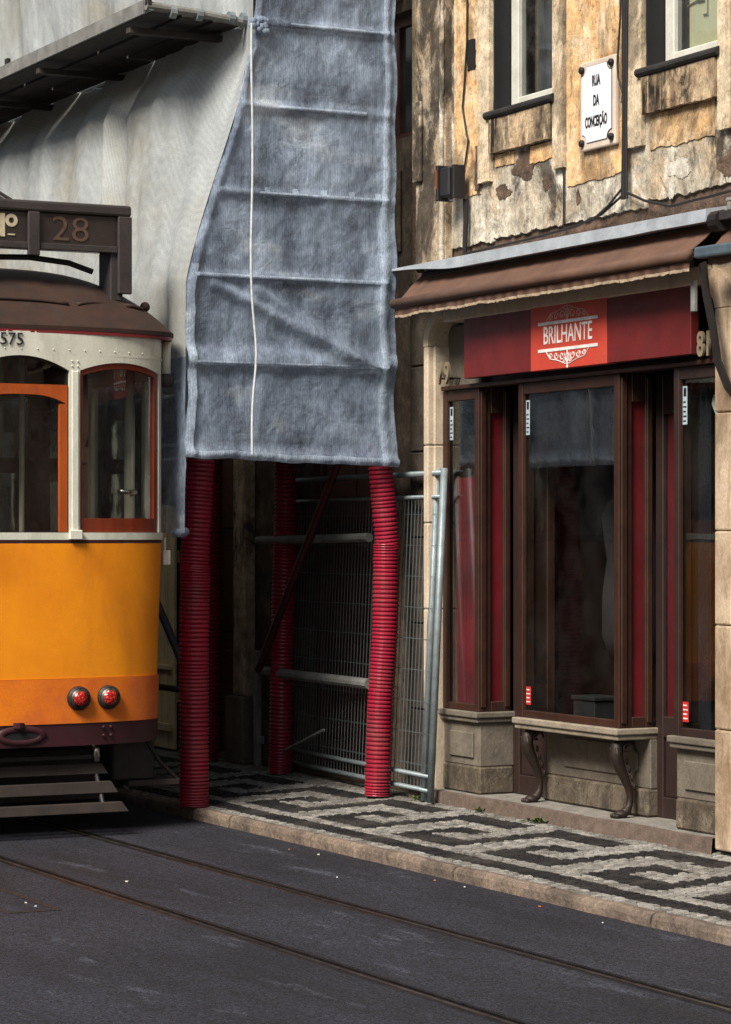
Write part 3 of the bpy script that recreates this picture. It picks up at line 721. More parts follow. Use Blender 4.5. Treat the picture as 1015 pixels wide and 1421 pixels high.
# two recessed doors
for a, b in ((BL[1], BC[0]), (BC[1], BR[0])):
    yd = YF + .245
    a2, b2 = a + .004, b - .004
    d = MB().box(a2, a2 + .075, yd, yd + .05, ZS, 2.735).box(b2 - .075, b2, yd, yd + .05, ZS, 2.735)
    d.box(a2 + .0755, b2 - .0755, yd, yd + .05, ZS, .32).box(a2 + .0755, b2 - .0755, yd, yd + .05, .66, .78).box(a2 + .0755, b2 - .0755, yd, yd + .05, 2.50, 2.735)
    d.box(a2 + .0755, b2 - .0755, yd + .018, yd + .04, .3205, .6595)
    dd = d.build('door', 'darkwood', shop, bevel=.005)
    part('pane', 'glass', dd, (a2 + .0755, b2 - .0755, yd + .02, yd + .025, .7805, 2.4995), bevel=0)
    part('red_backing', 'redpanel', dd, (a2 + .085, a2 + .165, yd + .028, yd + .034, .781, 2.499), bevel=0)
    MB().tube([(b2 - .04, yd - .002, 1.12), (b2 - .04, yd - .05, 1.12), (b2 - .10, yd - .055, 1.12)], .009, 8).build('handle', 'brass', dd)

# cast lion legs carrying the middle sill
for lx in (BC[0] + .075, BC[1] - .055):
    leg = MB()
    yb = YF + .10
    pts = [(lx, yb + .03, .642), (lx, yb - .03, .635), (lx, yb - .075, .60), (lx, yb - .085, .555), (lx, yb - .065, .50), (lx, yb - .03, .43), (lx, yb + .0, .365), (lx, yb + .012, .31), (lx, yb + .006, .265), (lx, yb - .012, .235), (lx, yb - .04, .218)]
    leg.tube(pts, [.028, .036, .040, .040, .035, .028, .022, .018, .019, .027, .027], 12)
    leg.ball((lx, yb - .05, .218), .036, 10, 7, (1.15, 1.25, .72))
    for t in (-1, 0, 1):
        leg.ball((lx + t * .025, yb - .09, .210), .016, 8, 6, (.9, 1.3, .9))
    for sgn in (-1, 1):                        # scroll on the knee
        sp = [(lx + sgn * .040, yb - .035 + (.045 - .0042 * k) * math.cos(k * .55), .592 + (.045 - .0042 * k) * math.sin(k * .55)) for k in range(10)]
        leg.tube(sp, .0085, 6)
        leg.tube([(lx + sgn * .030, yb - .10, .60), (lx + sgn * .028, yb - .085, .52), (lx + sgn * .02, yb - .045, .43)], [.010, .008, .004], 6)
    for k in range(4):
        leg.ball((lx, yb - .045 + k * .017 + .035, .52 - k * .05), .013, 8, 6, (.7, .8, 1.6))
    o = leg.build('lion_leg', 'bronze', shop, smooth=True)

# small printed stickers on the panes
for bx, side in ((BL[0] + .062, 'l'), (BC[0] + .062, 'c'), (BR[0] + .062, 'r')):
    st = MB().box(bx, bx + .042, YF + .0195, YF + .0212, 2.42, 2.63).build('window_sticker', 'bluesticker', shop)
    pr = MB()
    pr.box(bx + .010, bx + .034, YF + .0180, YF + .0192, 2.575, 2.62)
    for k in range(5): pr.box(bx + .006, bx + (.036 if k % 2 else .030), YF + .0180, YF + .0192, 2.435 + k * .026, 2.443 + k * .026)
    tag(pr.build('print', 'ink', st), kind='stuff')
    if side != 'l':
        rs = MB().box(bx, bx + .055, YF + .0195, YF + .0212, .79, .90).build('red_window_sticker', 'redsticker', shop)
        pr = MB()
        for k in range(4):
            pr.box(bx + .006, bx + .048 - .006 * (k % 2), YF + .0180, YF + .0192, .805 + k * .024, .812 + k * .024)
        tag(pr.build('print', 'white', rs), kind='stuff')

# inside of the shop
room = MB().box(-15.3, -11.6, 10.6, 10.65, .15, 3.4).box(-15.35, -15.3, 8.7, 10.6, .15, 3.4).box(-11.62, -11.57, 8.7, 10.6, .15, 3.4).box(-15.3, -11.6, 8.7, 10.6, 3.25, 3.3)
room.build('shop_interior', 'shopwall', shop)
part('shop_floor', 'darkwood', shop, (-15.3, -11.6, YF + .30, 10.6, .15, .20), bevel=0)
for x0, x1 in (BL, BC, BR):
    part('display_shelf', 'darkwood', shop, (x0 + .03, x1 - .03, YF + .06, YF + .60, .69, .715), bevel=0)
mb = MB().grid(lambda u, v: (BL[0] + .06 + .34 * u, YF + .062 + .012 * math.sin(u * 50) + .006 * nz(u * 8, v * 2), .73 + 1.45 * v), 50, 4)
mb.build('red_curtain', 'redcurtain', shop, smooth=True)
mb = MB().grid(lambda u, v: (BC[0] + .05 + 1.03 * u, YF + .055 + .012 * math.sin(u * 46 + 2 * nz(v * 2)) + .01 * nz(u * 8, v * 2), 2.22 + .44 * v), 90, 6)
mb.build('reflection_cloth', 'tulle', shop, smooth=True)  # cloth added in place of a grey reflection across the upper pane
mb = MB().grid(lambda u, v: (BR[0] + .05 + .13 * u, YF + .13 + .015 * math.sin(u * 16), .73 + 1.9 * v), 20, 4)
mb.build('side_curtain', 'tulle', shop, smooth=True)

def coat_stand(x, y, col, label):
    t = thing('dress_form', (x, y, .715), label, 'dress form')
    mb = MB()
    prof = [(.10, .35), (.16, .5), (.155, .75), (.12, .95), (.15, 1.12), (.165, 1.22), (.11, 1.30), (.045, 1.34), (.04, 1.40)]
    n = 16; vs = []; fs = []
    for r, z in prof:
        for k in range(n):
            a = 2 * math.pi * k / n; vs.append((x + r * math.cos(a), y + r * .68 * math.sin(a), .715 + z))
    for i in range(len(prof) - 1):
        for k in range(n): fs.append((i * n + k, i * n + (k + 1) % n, (i + 1) * n + (k + 1) % n, (i + 1) * n + k))
    fs.append(tuple(range(n))[::-1]); fs.append(tuple((len(prof) - 1) * n + k for k in range(n)))
    mb.add(vs, fs); mb.build('torso', col, t, smooth=True)
    MB().tube([(x, y, .72), (x, y, 1.08)], .016, 8).build('stem', 'brass', t)
    MB().tube([(x, y, .716), (x, y, .735)], .12, 16).build('foot', 'darkmetal', t)
for k, (sx0, sx1, sz) in enumerate(((-14.2, -12.6, 1.35), (-14.2, -12.6, 1.85), (-14.2, -12.6, 2.35))):
    part('wall_shelf', 'wood', shop, (sx0, sx1, 10.25, 10.58, sz, sz + .03), bevel=.003)
rg = random.Random(4)
for k in range(22):
    sx = -14.15 + (k % 11) * .14; sz = (1.381, 1.881)[k // 11]
    w_, h_ = rg.uniform(.06, .11), rg.uniform(.12, .36)
    m_ = rg.choice(('darkcloth', 'redpanel', 'greyshelf', 'intcream', 'wood', 'signbright'))
    g = thing('boxed_goods', (sx, 10.4, sz), '%s box, %s from the left on the %s back shelf of the shop' % ({'darkcloth': 'black', 'redpanel': 'dark red', 'greyshelf': 'grey', 'intcream': 'cream', 'wood': 'brown', 'signbright': 'bright red'}[m_], ('first', 'second', 'third', 'fourth', 'fifth', 'sixth', 'seventh', 'eighth', 'ninth', 'tenth', 'eleventh')[k % 11], ('lower', 'upper')[k // 11]), 'box', 'boxes on the back shelves')
    part('carton', m_, g, (sx, sx + w_, 10.32, 10.45, sz, sz + h_)); part('carton_lid', m_, g, (sx - .004, sx + w_ + .004, 10.315, 10.455, sz + h_ + .001, sz + h_ + .025))
coat_stand(-13.15, YF + .42, 'darkcloth', 'dress form in a black garment on the right of the middle shop window')
coat_stand(-13.58, YF + .50, 'darkcloth', 'second dark dress form on the left of the middle shop window')
t = thing('display_box', (-13.55, YF + .3, .716), 'small grey display box at the foot of the middle shop window', 'box')
part('carton', 'greyshelf', t, (-13.66, -13.42, YF + .2, YF + .38, .716, .83)); part('carton_lid', 'greyshelf', t, (-13.67, -13.41, YF + .19, YF + .39, .831, .855))
t = thing('hanging_lamp', (-12.03, YF + .2, 2.0), 'slim ivory lamp on a brass rod in the right shop window', 'lamp')
MB().tube([(-12.03, YF + .2, .73), (-12.03, YF + .2, 2.55)], .006, 6).build('rod', 'brass', t)
MB().tube([(-12.03, YF + .2, 2.03), (-12.03, YF + .2, 2.05), (-12.03, YF + .2, 2.20), (-12.03, YF + .2, 2.22)], [.014, .019, .019, .014], 12).build('shade', 'bulb', t, smooth=True)
t = thing('paper_flower', (-12.0, YF + .15, 2.55), 'pale folded paper flower hung at the top of the right shop window', 'decoration')
for k, (dx, dz, rot) in enumerate(((-.07, -.02, .5), (.0, -.05, -.1), (.08, -.02, -.5), (-.03, .03, .9))):
    mb = MB()
    c, s_ = math.cos(rot), math.sin(rot)
    pts = [(0, .06), (.035, .02), (.03, -.05), (0, -.11), (-.03, -.05), (-.035, .02)]
    P = [(-12.0 + dx + px * c - pz * s_, YF + .14 + .03 * abs(px) * 20 * (k % 2 * 2 - 1) * .3 + .01 * k, 2.55 + dz + px * s_ + pz * c) for px, pz in pts]
    mb.add(P, [(0, 1, 2, 3), (0, 3, 4, 5)]); mb.build('petal', 'paper', t, solid=.002)

# ------------------------------------------------------------------ shop sign
sign = thing('shop_sign', (-13.29, 8.15, 2.79), 'long dark red shop sign board reading BRILHANTE on its bright red middle panel', 'sign')
SX0, SX1 = -14.50, -12.0
CX0, CX1 = -13.68, -12.84
part('board_panel', 'signred', sign, (SX0, CX0 - .001, 8.135, 8.19, 2.79, 3.195), bevel=.003)
part('board_panel', 'signred', sign, (CX1 + .001, SX1, 8.135, 8.19, 2.79, 3.195), bevel=.003)
part('name_panel', 'signbright', sign, (CX0, CX1, 8.130, 8.19, 2.788, 3.193), bevel=.003)
CM = (CX0 + CX1) / 2
text('lettering', 'BRILHANTE', .150, 'white', sign, (CM, 8.1285, 2.985), FACE, sx=.70, extrude=.001, offset=.0008)
part('rule', 'white', sign, (CM - .33, CM + .33, 8.1270, 8.1295, 3.052, 3.070), bevel=0)
part('rule', 'white', sign, (CM - .33, CM + .33, 8.1270, 8.1295, 2.893, 2.911), bevel=0)
def filigree(zb, up):
    mb = MB()
    def pt(x, z): return (CM + x, 8.1285, zb + up * z)
    def spiral(cx, cz, r, a0, turns, sg):
        return [pt(cx + sg * r * (1 - k / 16) * math.cos(a0 + turns * k / 14 * 6.283), cz + r * (1 - k / 16) * math.sin(a0 + turns * k / 14 * 6.283)) for k in range(15)]
    for sg in (-1, 1):
        mb.tube(spiral(sg * .06, .03, .030, 3.6, -1.2, sg), .0032, 5)
        mb.tube(spiral(sg * .125, .026, .026, 3.2, -1.2, sg), .0032, 5)
        mb.tube(spiral(sg * .185, .020, .020, 3.2, -1.1, sg), .0032, 5)
        mb.tube(spiral(sg * .035, .058, .016, 4.2, -1.0, sg), .0028, 5)
        mb.tube([pt(sg * .235, .002), pt(sg * .215, .020), pt(sg * .19, .044), pt(sg * .15, .050), pt(sg * .11, .055), pt(sg * .07, .066), pt(sg * .03, .078), pt(0, .080)], .0030, 5)
        mb.tube([pt(0, .01), pt(sg * .02, .035), pt(sg * .012, .06), pt(0, .075)], .003, 5)
    mb.tube([pt(0, 0), pt(0, .085), pt(0, .098)], [.004, .0035, .006], 6)
    mb.ball(pt(0, .100), .007, 8, 6)
    return mb
filigree(3.070, 1).build('ornament', 'pinkwhite', sign)
filigree(2.893, -1).build('ornament', 'white', sign)

# house numbers in metal on the wooden frieze
for body, xs, lab in (('79', (-14.86, -14.77), 'metal house number 79 left of the red shop sign'), ('81', (-11.945, -11.875), 'metal house number 81 right of the red shop sign')):
    t = thing('house_number', (xs[0], 8.16, 2.80), lab, 'number')
    for ch, xx in zip(body, xs):
        text('digit', ch, .185, 'brass', t, (xx, 8.165, 2.835), FACE, sx=.72, extrude=.008, offset=.004)
    for xx in xs: MB().tube([(xx, 8.175, 2.81), (xx, 8.305, 2.81)], .005, 6).build('pin', 'darkmetal', t)

# ------------------------------------------------------------------ awnings
def awning(x0, x1, lab, arm_left):
    t = thing('awning', ((x0 + x1) / 2, YW, 3.5), lab, 'awning', 'rolled awnings over the shops')
    if not arm_left:
        mb = MB()
        n = 40
        for i in range(n):
            xa, xb = x0 - .24 + (x1 + .29 - x0) * i / n, x0 - .24 + (x1 + .29 - x0) * (i + 1) / n
            def sec(xx):
                k = smoothstep(x0 - .24, x0 + .75, xx)
                h = .012 + .055 * k + .004 * nz(xx * 3)
                return [(xx, 8.02, 3.535 - .0 - h), (xx, 8.02, 3.535), (xx, YW - .03, 3.575), (xx, YW - .03, 3.555 - h)]
            A, B = sec(xa), sec(xb)
            mb.add(A + B, [(0, 4, 5, 1), (1, 5, 6, 2), (3, 7, 4, 0), (2, 6, 7, 3)] + ([(0, 1, 2, 3)] if i == 0 else []) + ([(7, 6, 5, 4)] if i == n - 1 else []))
        mb.build('cover_plate', 'coverplate', t)
    # canvas with folds
    def canvas(u, v):
        xx = x0 + (x1 - x0) * u
        k = 1 - smoothstep(0, .10, u)
        y_ = 8.16 - .21 * v
        z_ = 3.50 - .19 * v - .012 * math.sin(v * 3.1) + .010 * k * math.sin(u * 160 + v * 5) + .006 * nz(u * 22, v * 3)
        return (xx + .10 * k * (1 - v) * 0, y_ + .006 * nz(u * 30, v * 2, 4), z_)
    MB().grid(canvas, 120, 10, flip=True).build('canvas', 'awning', t, smooth=True, solid=.004)
    MB().tube([(x0 - .02, 7.945, 3.292), (x1 + .01, 7.945, 3.292)], .032, 12).build('front_bar', 'awning', t, smooth=True)
    def val(u, v):
        xx = x0 + (x1 - x0) * u
        return (xx, 7.948 + .006 * math.sin(u * 170 + nz(u * 20) * 4) * v, 3.258 - v * (.036 + .010 * nz(u * 14) + .003 * nz(u * 110)))
    MB().grid(val, 220, 3, flip=True).build('valance', 'awning', t, smooth=True, solid=.003)
    def fr(u, v):
        xx = x0 + (x1 - x0) * u
        a = val(u, 1)
        return (xx, a[1] - .002, a[2] - .001 - v * (.016 + .008 * nz(u * 90, 4)))
    MB().grid(fr, 260, 1, flip=True).build('fringe', 'awningtrim', t, solid=.004)
    MB().tube([(x0 + .05, YW - .11, 3.47), (x1 - .02, YW - .11, 3.47)], .045, 12).build('roller', 'darkmetal', t)
    arm = MB()
    arm.box(x0 + .1, x1 - .1, 8.00, 8.05, 3.245, 3.285)
    arm.build('folding_arm', 'darkmetal', t, bevel=.006)
    for xx in (x0 + .55, (x0 + x1) / 2, x1 - .35):
        part('wall_bracket', 'darkmetal', t, (xx - .03, xx + .03, 8.18, YW - .002, 3.40, 3.53))
    if arm_left:
        MB().hexa([(x0 - .07, 7.90, 3.26), (x0 + .9, 7.90, 3.245), (x0 + .9, 7.96, 3.245), (x0 - .07, 7.96, 3.26), (x0 - .07, 7.90, 3.32), (x0 + .9, 7.90, 3.31), (x0 + .9, 7.96, 3.31), (x0 - .07, 7.96, 3.32)]).build('end_cap', 'bluesteel', t, bevel=.012, seg=2)
        part('top_rail', 'boxmetal', t, (x0 + .0, x0 + 1.4, 8.0, 8.06, 3.455, 3.505)); part('clamp', 'foam', t, (x0 + .06, x0 + .09, 8.02, 8.05, 3.506, 3.55), (x0 + .26, x0 + .29, 8.02, 8.05, 3.506, 3.55), (x0 + .05, x0 + .30, 8.02, 8.05, 3.551, 3.572))
        MB().tube([(x0 - .06, 8.03, 3.46), (x0 + .02, 8.03, 3.46)], .055, 12).build('roller_end', 'darkmetal', t)
    return t
awning(-15.06, -11.74, 'brown canvas awning rolled in above the BRILHANTE sign', False)
awning(-11.56, -8.4, 'second rolled awning at the right edge with blue grey end bar', True)
t = thing('strap', (-11.75, 8.02, 3.2), 'black strap hanging from the awning across the right stone jamb', 'strap')
mb = MB()
sp = [(-11.77, 8.03, 3.25), (-11.72, 8.02, 3.08), (-11.66, 8.02, 2.90), (-11.63, 8.03, 2.72), (-11.55, 8.04, 2.58), (-11.45, 8.06, 2.48)]
for i in range(len(sp) - 1):
    a, b = sp[i], sp[i + 1]
    mb.hexa([(a[0], a[1], a[2]), (a[0] + .055, a[1], a[2] + .01), (a[0] + .055, a[1] + .012, a[2] + .01), (a[0], a[1] + .012, a[2])][::-1] + [(b[0], b[1], b[2]), (b[0] + .055, b[1], b[2] + .01), (b[0] + .055, b[1] + .012, b[2] + .01), (b[0], b[1] + .012, b[2])][::-1])
mb.build('webbing', 'darkmetal', t)
part('buckle', 'foam', t, (-11.835, -11.80, 8.02, 8.045, 3.0, 3.17))

# ------------------------------------------------------------------ street name plaque
pl = thing('street_plaque', (-13.145, 8.235, 4.05), 'white stone street plaque reading RUA DA CONCEIÇÃO between two upper windows', 'sign')
PX0, PX1, PZ0, PZ1 = -13.275, -12.895, 4.05, 4.565
PYF = YO - .03
part('slab', 'plaqueedge', pl, (PX0, PX1, PYF, YO - .0005, PZ0, PZ1), bevel=.008, seg=2)
nn = .055
inn = [(PX0 + .03 + nn, PZ0 + .045), (PX1 - .035 - nn, PZ0 + .045)]
def notch(x0, x1, z0, z1, n):
    out = []
    for cx, cz, a0 in ((x1, z0, 180), (x1, z1, 270), (x0, z1, 0), (x0, z0, 90)):
        for k in range(7):
            a = R(a0 - 15 * k); out.append((cx + n * math.cos(a), cz + n * math.sin(a)))
    return out
MB().prism_xz(notch(PX0 + .028, PX1 - .032, PZ0 + .04, PZ1 - .03, .05), PYF - .003, PYF - .0003).build('border_line', 'ink', pl)
MB().prism_xz(notch(PX0 + .031, PX1 - .035, PZ0 + .043, PZ1 - .033, .05), PYF - .006, PYF - .0033).build('field', 'plaque', pl)
for i, (w, z) in enumerate((('RUA', 4.44), ('DA', 4.325), ('CONCEIÇÃO', 4.205))):
    text('lettering', w, .085, 'ink', pl, ((PX0 + PX1) / 2 - .004, PYF - .0072, z), FACE, sx=.47 if i == 2 else .52, extrude=.001, offset=.0025)
for xx in (PX0 + .03, PX1 - .032):
    for zz in (PZ0 + .045, PZ1 - .045):
        mb = MB().tube([(xx, PYF - .001, zz), (xx, PYF - .016, zz)], .021, 12).ball((xx, PYF - .016, zz), .019, 10, 6, (1, .5, 1))
        mb.build('bolt', 'ink', pl, smooth=False)

# ------------------------------------------------------------------ cables, boxes on the wall
def cable(label, pts, r=.007, n=6, name='cable', m='cable', cat='cable', group='cables on the townhouse wall'):
    P = []
    for i in range(len(pts) - 1):
        a, b = Vector(pts[i]), Vector(pts[i + 1]); k = max(2, int((b - a).length / .08))
        for j in range(k):
            p = a.lerp(b, j / k); P.append((p.x + .006 * nz(p.z * 3, p.x), p.y, p.z + .004 * nz(p.x * 6)))
    P.append(pts[-1])
    return tag(MB().tube(P, r, n).build(name, m), label, cat, group)
yc = YW - .06
cable('thick black cable running down beside the right window', [(-12.795, yc, 9), (-12.800, yc, 5.0), (-12.790, yc, 4.2), (-12.805, yc, 3.72)], .013)
cable('grey black cable touching the thick cable by the right window', [(-12.770, yc, 9), (-12.767, yc, 4.9), (-12.777, yc, 4.15), (-12.770, yc, 3.72)], .010)
cable('thin wire curving into the cable bundle right of the plaque', [(-12.810, yc, 9), (-12.835, yc, 4.75), (-12.865, yc, 4.50), (-12.855, yc, 4.42), (-12.805, yc, 4.32), (-12.797, yc - .015, 4.27)], .006)
cable('thin black wire running down between window and plaque', [(-13.485, YO - .008, 9), (-13.490, YO - .008, 4.4), (-13.487, YO - .008, 4.0), (-13.495, YO - .008, 3.64)], .006)
cable('wavy wire running down the left of the wall to the black box', [(-14.640, YO - .012, 9), (-14.655, YO - .012, 4.92), (-14.685, YO - .012, 4.70), (-14.710, YO - .012, 4.52), (-14.660, YO - .012, 4.34), (-14.640, YO - .012, 4.30), (-14.690, YO - .012, 4.12)], .006)
cable('loose wire sagging left from the bundle onto the awning cover', [(-12.795, yc, 3.75), (-13.035, yc, 3.66), (-13.335, yc, 3.62), (-13.835, yc, 3.60), (-14.635, yc, 3.585)], .008)
cable('loose wire sagging right from the bundle onto the awning cover', [(-12.775, yc, 3.76), (-12.585, yc, 3.69), (-12.335, yc, 3.63), (-11.935, yc, 3.64), (-11.435, yc, 3.66)], .008)
cable('second loose wire fanning left from the bundle', [(-12.800, yc - .01, 3.78), (-12.935, yc - .015, 3.70), (-13.155, yc - .01, 3.62)], .007)
t = thing('wall_box', (-14.680, 8.2, 3.92), 'black box lamp with two side plates on the left of the ochre wall', 'lamp box')
part('housing', 'blackbox', t, (-14.755, -14.635, 8.10, 8.205, 3.945, 4.13), bevel=.01)
part('side_plate', 'blackbox', t, (-14.790, -14.758, 8.09, 8.205, 3.925, 4.15)); part('side_plate', 'blackbox', t, (-14.632, -14.605, 8.12, 8.205, 3.93, 4.14))
part('orange_edge', 'orangewood', t, (-14.775, -14.765, 8.085, 8.089, 4.0, 4.12), bevel=0)
MB().tube([(-14.720, 8.15, 3.945), (-14.700, 8.15, 3.925), (-14.660, 8.15, 3.925), (-14.650, 8.15, 3.94)], .007, 6).build('wire_loop', 'rope', t)
MB().tube([(-14.630, 8.22, 3.93), (-14.635, 8.225, 3.8), (-14.650, 8.225, 3.58)], .017, 8).build('conduit', 'cable', t)
tag(ragged(-14.660, -14.565, 4.74, 4.93, YO - .006, YO - .0005, 'tblr', .012, .015, 5).build('wall_hole', 'groove'), 'small dark hole broken into the ochre plaster beside the wavy wire', 'hole')
tag(ragged(-14.54, -14.50, 3.97, 4.25, YO - .02, YO - .0005, 'lr', .02, .02, 15).build('broken_strip', 'masonry'), 'dark broken strip of render left of the streaked panel under the left window', 'render strip')

# ------------------------------------------------------------------ dark building behind the scaffolding
lb = thing('scaffolded_building', (-22, 8.3, 0), 'dark brown building hidden behind the scaffold nets', 'building')
YL = 8.33
doors = [(-19.25, -18.24, .12, 2.9), (-17.40, -16.15, .12, 2.9)]
wins = [(-16.4, -15.47, 4.46, 5.30), (-16.4, -15.47, 5.45, 7.2), (-19.4, -18.3, 4.4, 6.4), (-22.0, -20.9, 4.4, 6.4)]
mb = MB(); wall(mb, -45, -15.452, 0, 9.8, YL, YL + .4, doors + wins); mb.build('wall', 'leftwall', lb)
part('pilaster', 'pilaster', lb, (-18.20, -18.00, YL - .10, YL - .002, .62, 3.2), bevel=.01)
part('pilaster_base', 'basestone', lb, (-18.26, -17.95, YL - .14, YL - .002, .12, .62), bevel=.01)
part('window_band', 'pilaster', lb, (-15.452, -15.275, YL - .055, YL - .002, 4.2, 7.5), bevel=.008)
part('wall_panel', 'leftwall', lb, (-16.9, -15.68, YL - .03, YL - .002, 3.7, 4.25), bevel=.008)
for (a, b, c, d) in wins:
    f = part('window_frame', 'interior', lb, (a, a + .06, YL + .1, YL + .16, c, d), (b - .06, b, YL + .1, YL + .16, c, d), (a + .061, b - .061, YL + .1, YL + .16, c, c + .06), (a + .061, b - .061, YL + .1, YL + .16, d - .06, d), ((a + b) / 2 - .02, (a + b) / 2 + .02, YL + .1, YL + .16, c + .061, d - .061), bevel=0)
    part('pane', 'oppglass', f, (a + .061, b - .061, YL + .125, YL + .13, c + .061, d - .061), bevel=0)
for (a, b, c, d) in doors:
    dd = part('door', 'doorwood', lb, (a, a + .09, YL + .2, YL + .28, c, d), (b - .09, b, YL + .2, YL + .28, c, d), (a + .091, b - .091, YL + .2, YL + .28, d - .3, d), (a + .091, b - .091, YL + .24, YL + .27, c, d - .301), bevel=.006)
    for k in range(3):
        z0 = c + .15 + k * .8
        part('door_panel', 'doorwood', dd, (a + .16, (a + b) / 2 - .05, YL + .225, YL + .239, z0, z0 + .65), ((a + b) / 2 + .05, b - .16, YL + .225, YL + .239, z0, z0 + .65), bevel=.006)
part('roof', 'masonry', lb, (-45, -15.46, YL - .3, YL + 8, 9.8, 10.0), bevel=0)
t = thing('wall_bracket', (-15.6, 8.2, 5.42), 'small white metal bracket on the wall beside the net', 'bracket')
MB().tube([(-15.72, 8.22, 5.40), (-15.50, 8.20, 5.40)], .012, 8).build('bar', 'rope', t); part('fixing', 'pilaster', t, (-15.80, -15.66, 8.20, YL - .001, 5.38, 5.46))
hd = thing('hoarding', (-20.6, 8.2, .12), 'cream board hoarding across the wall behind the tram', 'hoarding')
x = -22.0
while x < -19.30:
    w = rk.uniform(.11, .15)
    part('board', 'hoard', hd, (x, x + w - .004, 8.20 + rk.uniform(-.004, .004), 8.225, .14, 2.05 + rk.uniform(-.01, .01)), bevel=.003)
    x += w
part('rail', 'hoard', hd, (-22.0, -19.3, 8.226, 8.27, .5, .6), (-22.0, -19.3, 8.226, 8.27, 1.6, 1.7)); part('cross_strip', 'hoard', hd, (-22.0, -19.29, 8.17, 8.194, .76, .80), (-22.0, -19.29, 8.17, 8.194, .28, .34))

# ------------------------------------------------------------------ scaffolding
sc = thing('scaffold', (-16.6, 7.5, .1), 'scaffold tower of grey tubes standing over the pavement', 'scaffold')
XS = (-15.74, -17.12, -18.35, -20.4, -22.0)
YS = (6.93, 8.10)
for x in XS:
    for y in YS:
        fx, fy = (-15.37, 8.0) if (x == XS[0] and y == YS[1]) else ((-15.72, 6.855) if x == XS[0] else (x, y))
        if y == YS[0]:
            MB().tube([(fx, fy, pave_z(fy)), (fx, fy, 3.3)], .024, 8).build('post', 'steelgrey', sc)
            MB().tube([(x, 7.40, 2.3), (x, 7.40, 9.4)], .024, 8).build('post', 'steelgrey', sc)
        else:
            MB().tube([(fx, fy, pave_z(fy)), (fx, fy, 9.4)], .024, 8).build('post', 'steelgrey', sc)
for z in (2.40, 2.89, 3.44, 3.97, 5.05, 6.2, 7.8):
    for y in YS:
        y = y if y > 7.5 or z < 2.5 else 7.40
        MB().tube([(-22.1, y, z), (XS[0] + .12, y, z)], .022, 8).build('ledger', 'steelgrey', sc)
    for x in XS[:3]:
        MB().tube([(x + .05, YS[0] - .10 if z < 3.5 else 7.32, z + .05), (x + .05, YS[1] + .08, z + .05)], .022, 8).build('transom', 'steelgrey', sc)
for y, m in ((YS[1] - .01, 'foam'),):
    MB().tube([(-17.45, y, 1.78), (-15.70, y, 1.80)], .030, 10).build('guard_rail', m, sc)
    MB().tube([(-17.40, y, .84), (-15.70, y, .83)], .036, 10).build('guard_rail', m, sc)
MB().tube([(-17.45, YS[0], .80), (-15.85, YS[0], .80)], .022, 8).build('guard_rail', 'bluepaint', sc)
MB().tube([(-16.95, YS[0] - .02, 1.75), (-15.95, YS[0] - .06, .95)], .028, 8).build('brace', 'bluepaint', sc)
MB().tube([(-17.30, 8.02, .85), (-15.95, 8.02, 2.38)], .028, 8).build('brace', 'rustred', sc)
MB().tube([(-17.25, 8.12, .24), (-16.40, 8.10, .48)], .012, 6).build('brace', 'foam', sc)
for k in range(4):
    part('deck_plank', 'plank', sc, (-17.3, XS[0] + .05, 7.0 + k * .26, 7.245 + k * .26, 2.475, 2.52), bevel=.004)
    part('deck_plank', 'plank', sc, (-22, XS[0] + .05, 7.22 + k * .22, 7.43 + k * .22, 5.125, 5.17), bevel=.004)
# ladder behind the net
lad = MB().tube([(-15.86, 7.28, 2.55), (-15.86, 7.28, 9.2)], .022, 6).tube([(-15.86, 7.95, 2.55), (-15.86, 7.95, 9.2)], .022, 6)
for k in range(22): lad.tube([(-15.86, 7.28, 2.75 + k * .29), (-15.86, 7.95, 2.75 + k * .29)], .014, 6)
lad.build('ladder', 'steelgrey', sc)
# debris tray sticking out over the street
TX0, TX1, TZ = -23.0, -15.40, 5.07
ty0, ty1 = 6.40, 7.10
tr = MB()
tr.tube([(TX0, ty0, TZ + .035), (TX1 + .02, ty0, TZ + .035)], .024, 8).tube([(TX0, ty1, TZ), (TX1, ty1, TZ)], .024, 8)
tray = tr.build('debris_tray', 'steelgrey', sc)
MB().tube([(TX1, ty0 - .03, TZ + .045), (TX1, 6.7, TZ + .03), (TX1, ty1 + .02, TZ - .01)], [.030, .027, .030], 10).build('end_tube', 'foam', tray)
for yy in (6.55, 6.73, 6.95, 7.04): MB().tube([(TX1, yy - .02, TZ + .02), (TX1, yy + .02, TZ + .018)], .040, 10).build('clamp', 'steelgrey', tray)
for k, (xx, yy) in enumerate(((TX1, ty0), (-18.0, ty0))): part('toe_clip', 'darkmetal', tray, (xx - .02, xx + .03, yy - .03, yy + .0, TZ + .04, TZ + .13), bevel=.004)
npl = 3
for k in range(npl):
    a = ty0 + .03 + k * (ty1 - ty0 - .06) / npl; b = a + (ty1 - ty0 - .06) / npl - .010
    zz = TZ + .020 - .014 * k
    xx = TX1 - .04
    while xx > TX0:
        L = 1.45
        part('tray_panel', 'plank', tray, (max(TX0, xx - L), xx - .02, a, b, zz, zz + .03), bevel=.004)
        xx -= L
for xx in (-15.75, -17.4, -18.85, -20.3, -21.8):
    part('tray_bearer', 'plank', tray, (xx - .03, xx + .03, ty0 - .01, ty1 + .05, TZ - .07, TZ - .031), bevel=.004)
part('tray_fascia', 'foam', tray, (TX0, TX1 - .03, ty0 - .035, ty0 - .026, TZ + .0, TZ + .085), bevel=0)

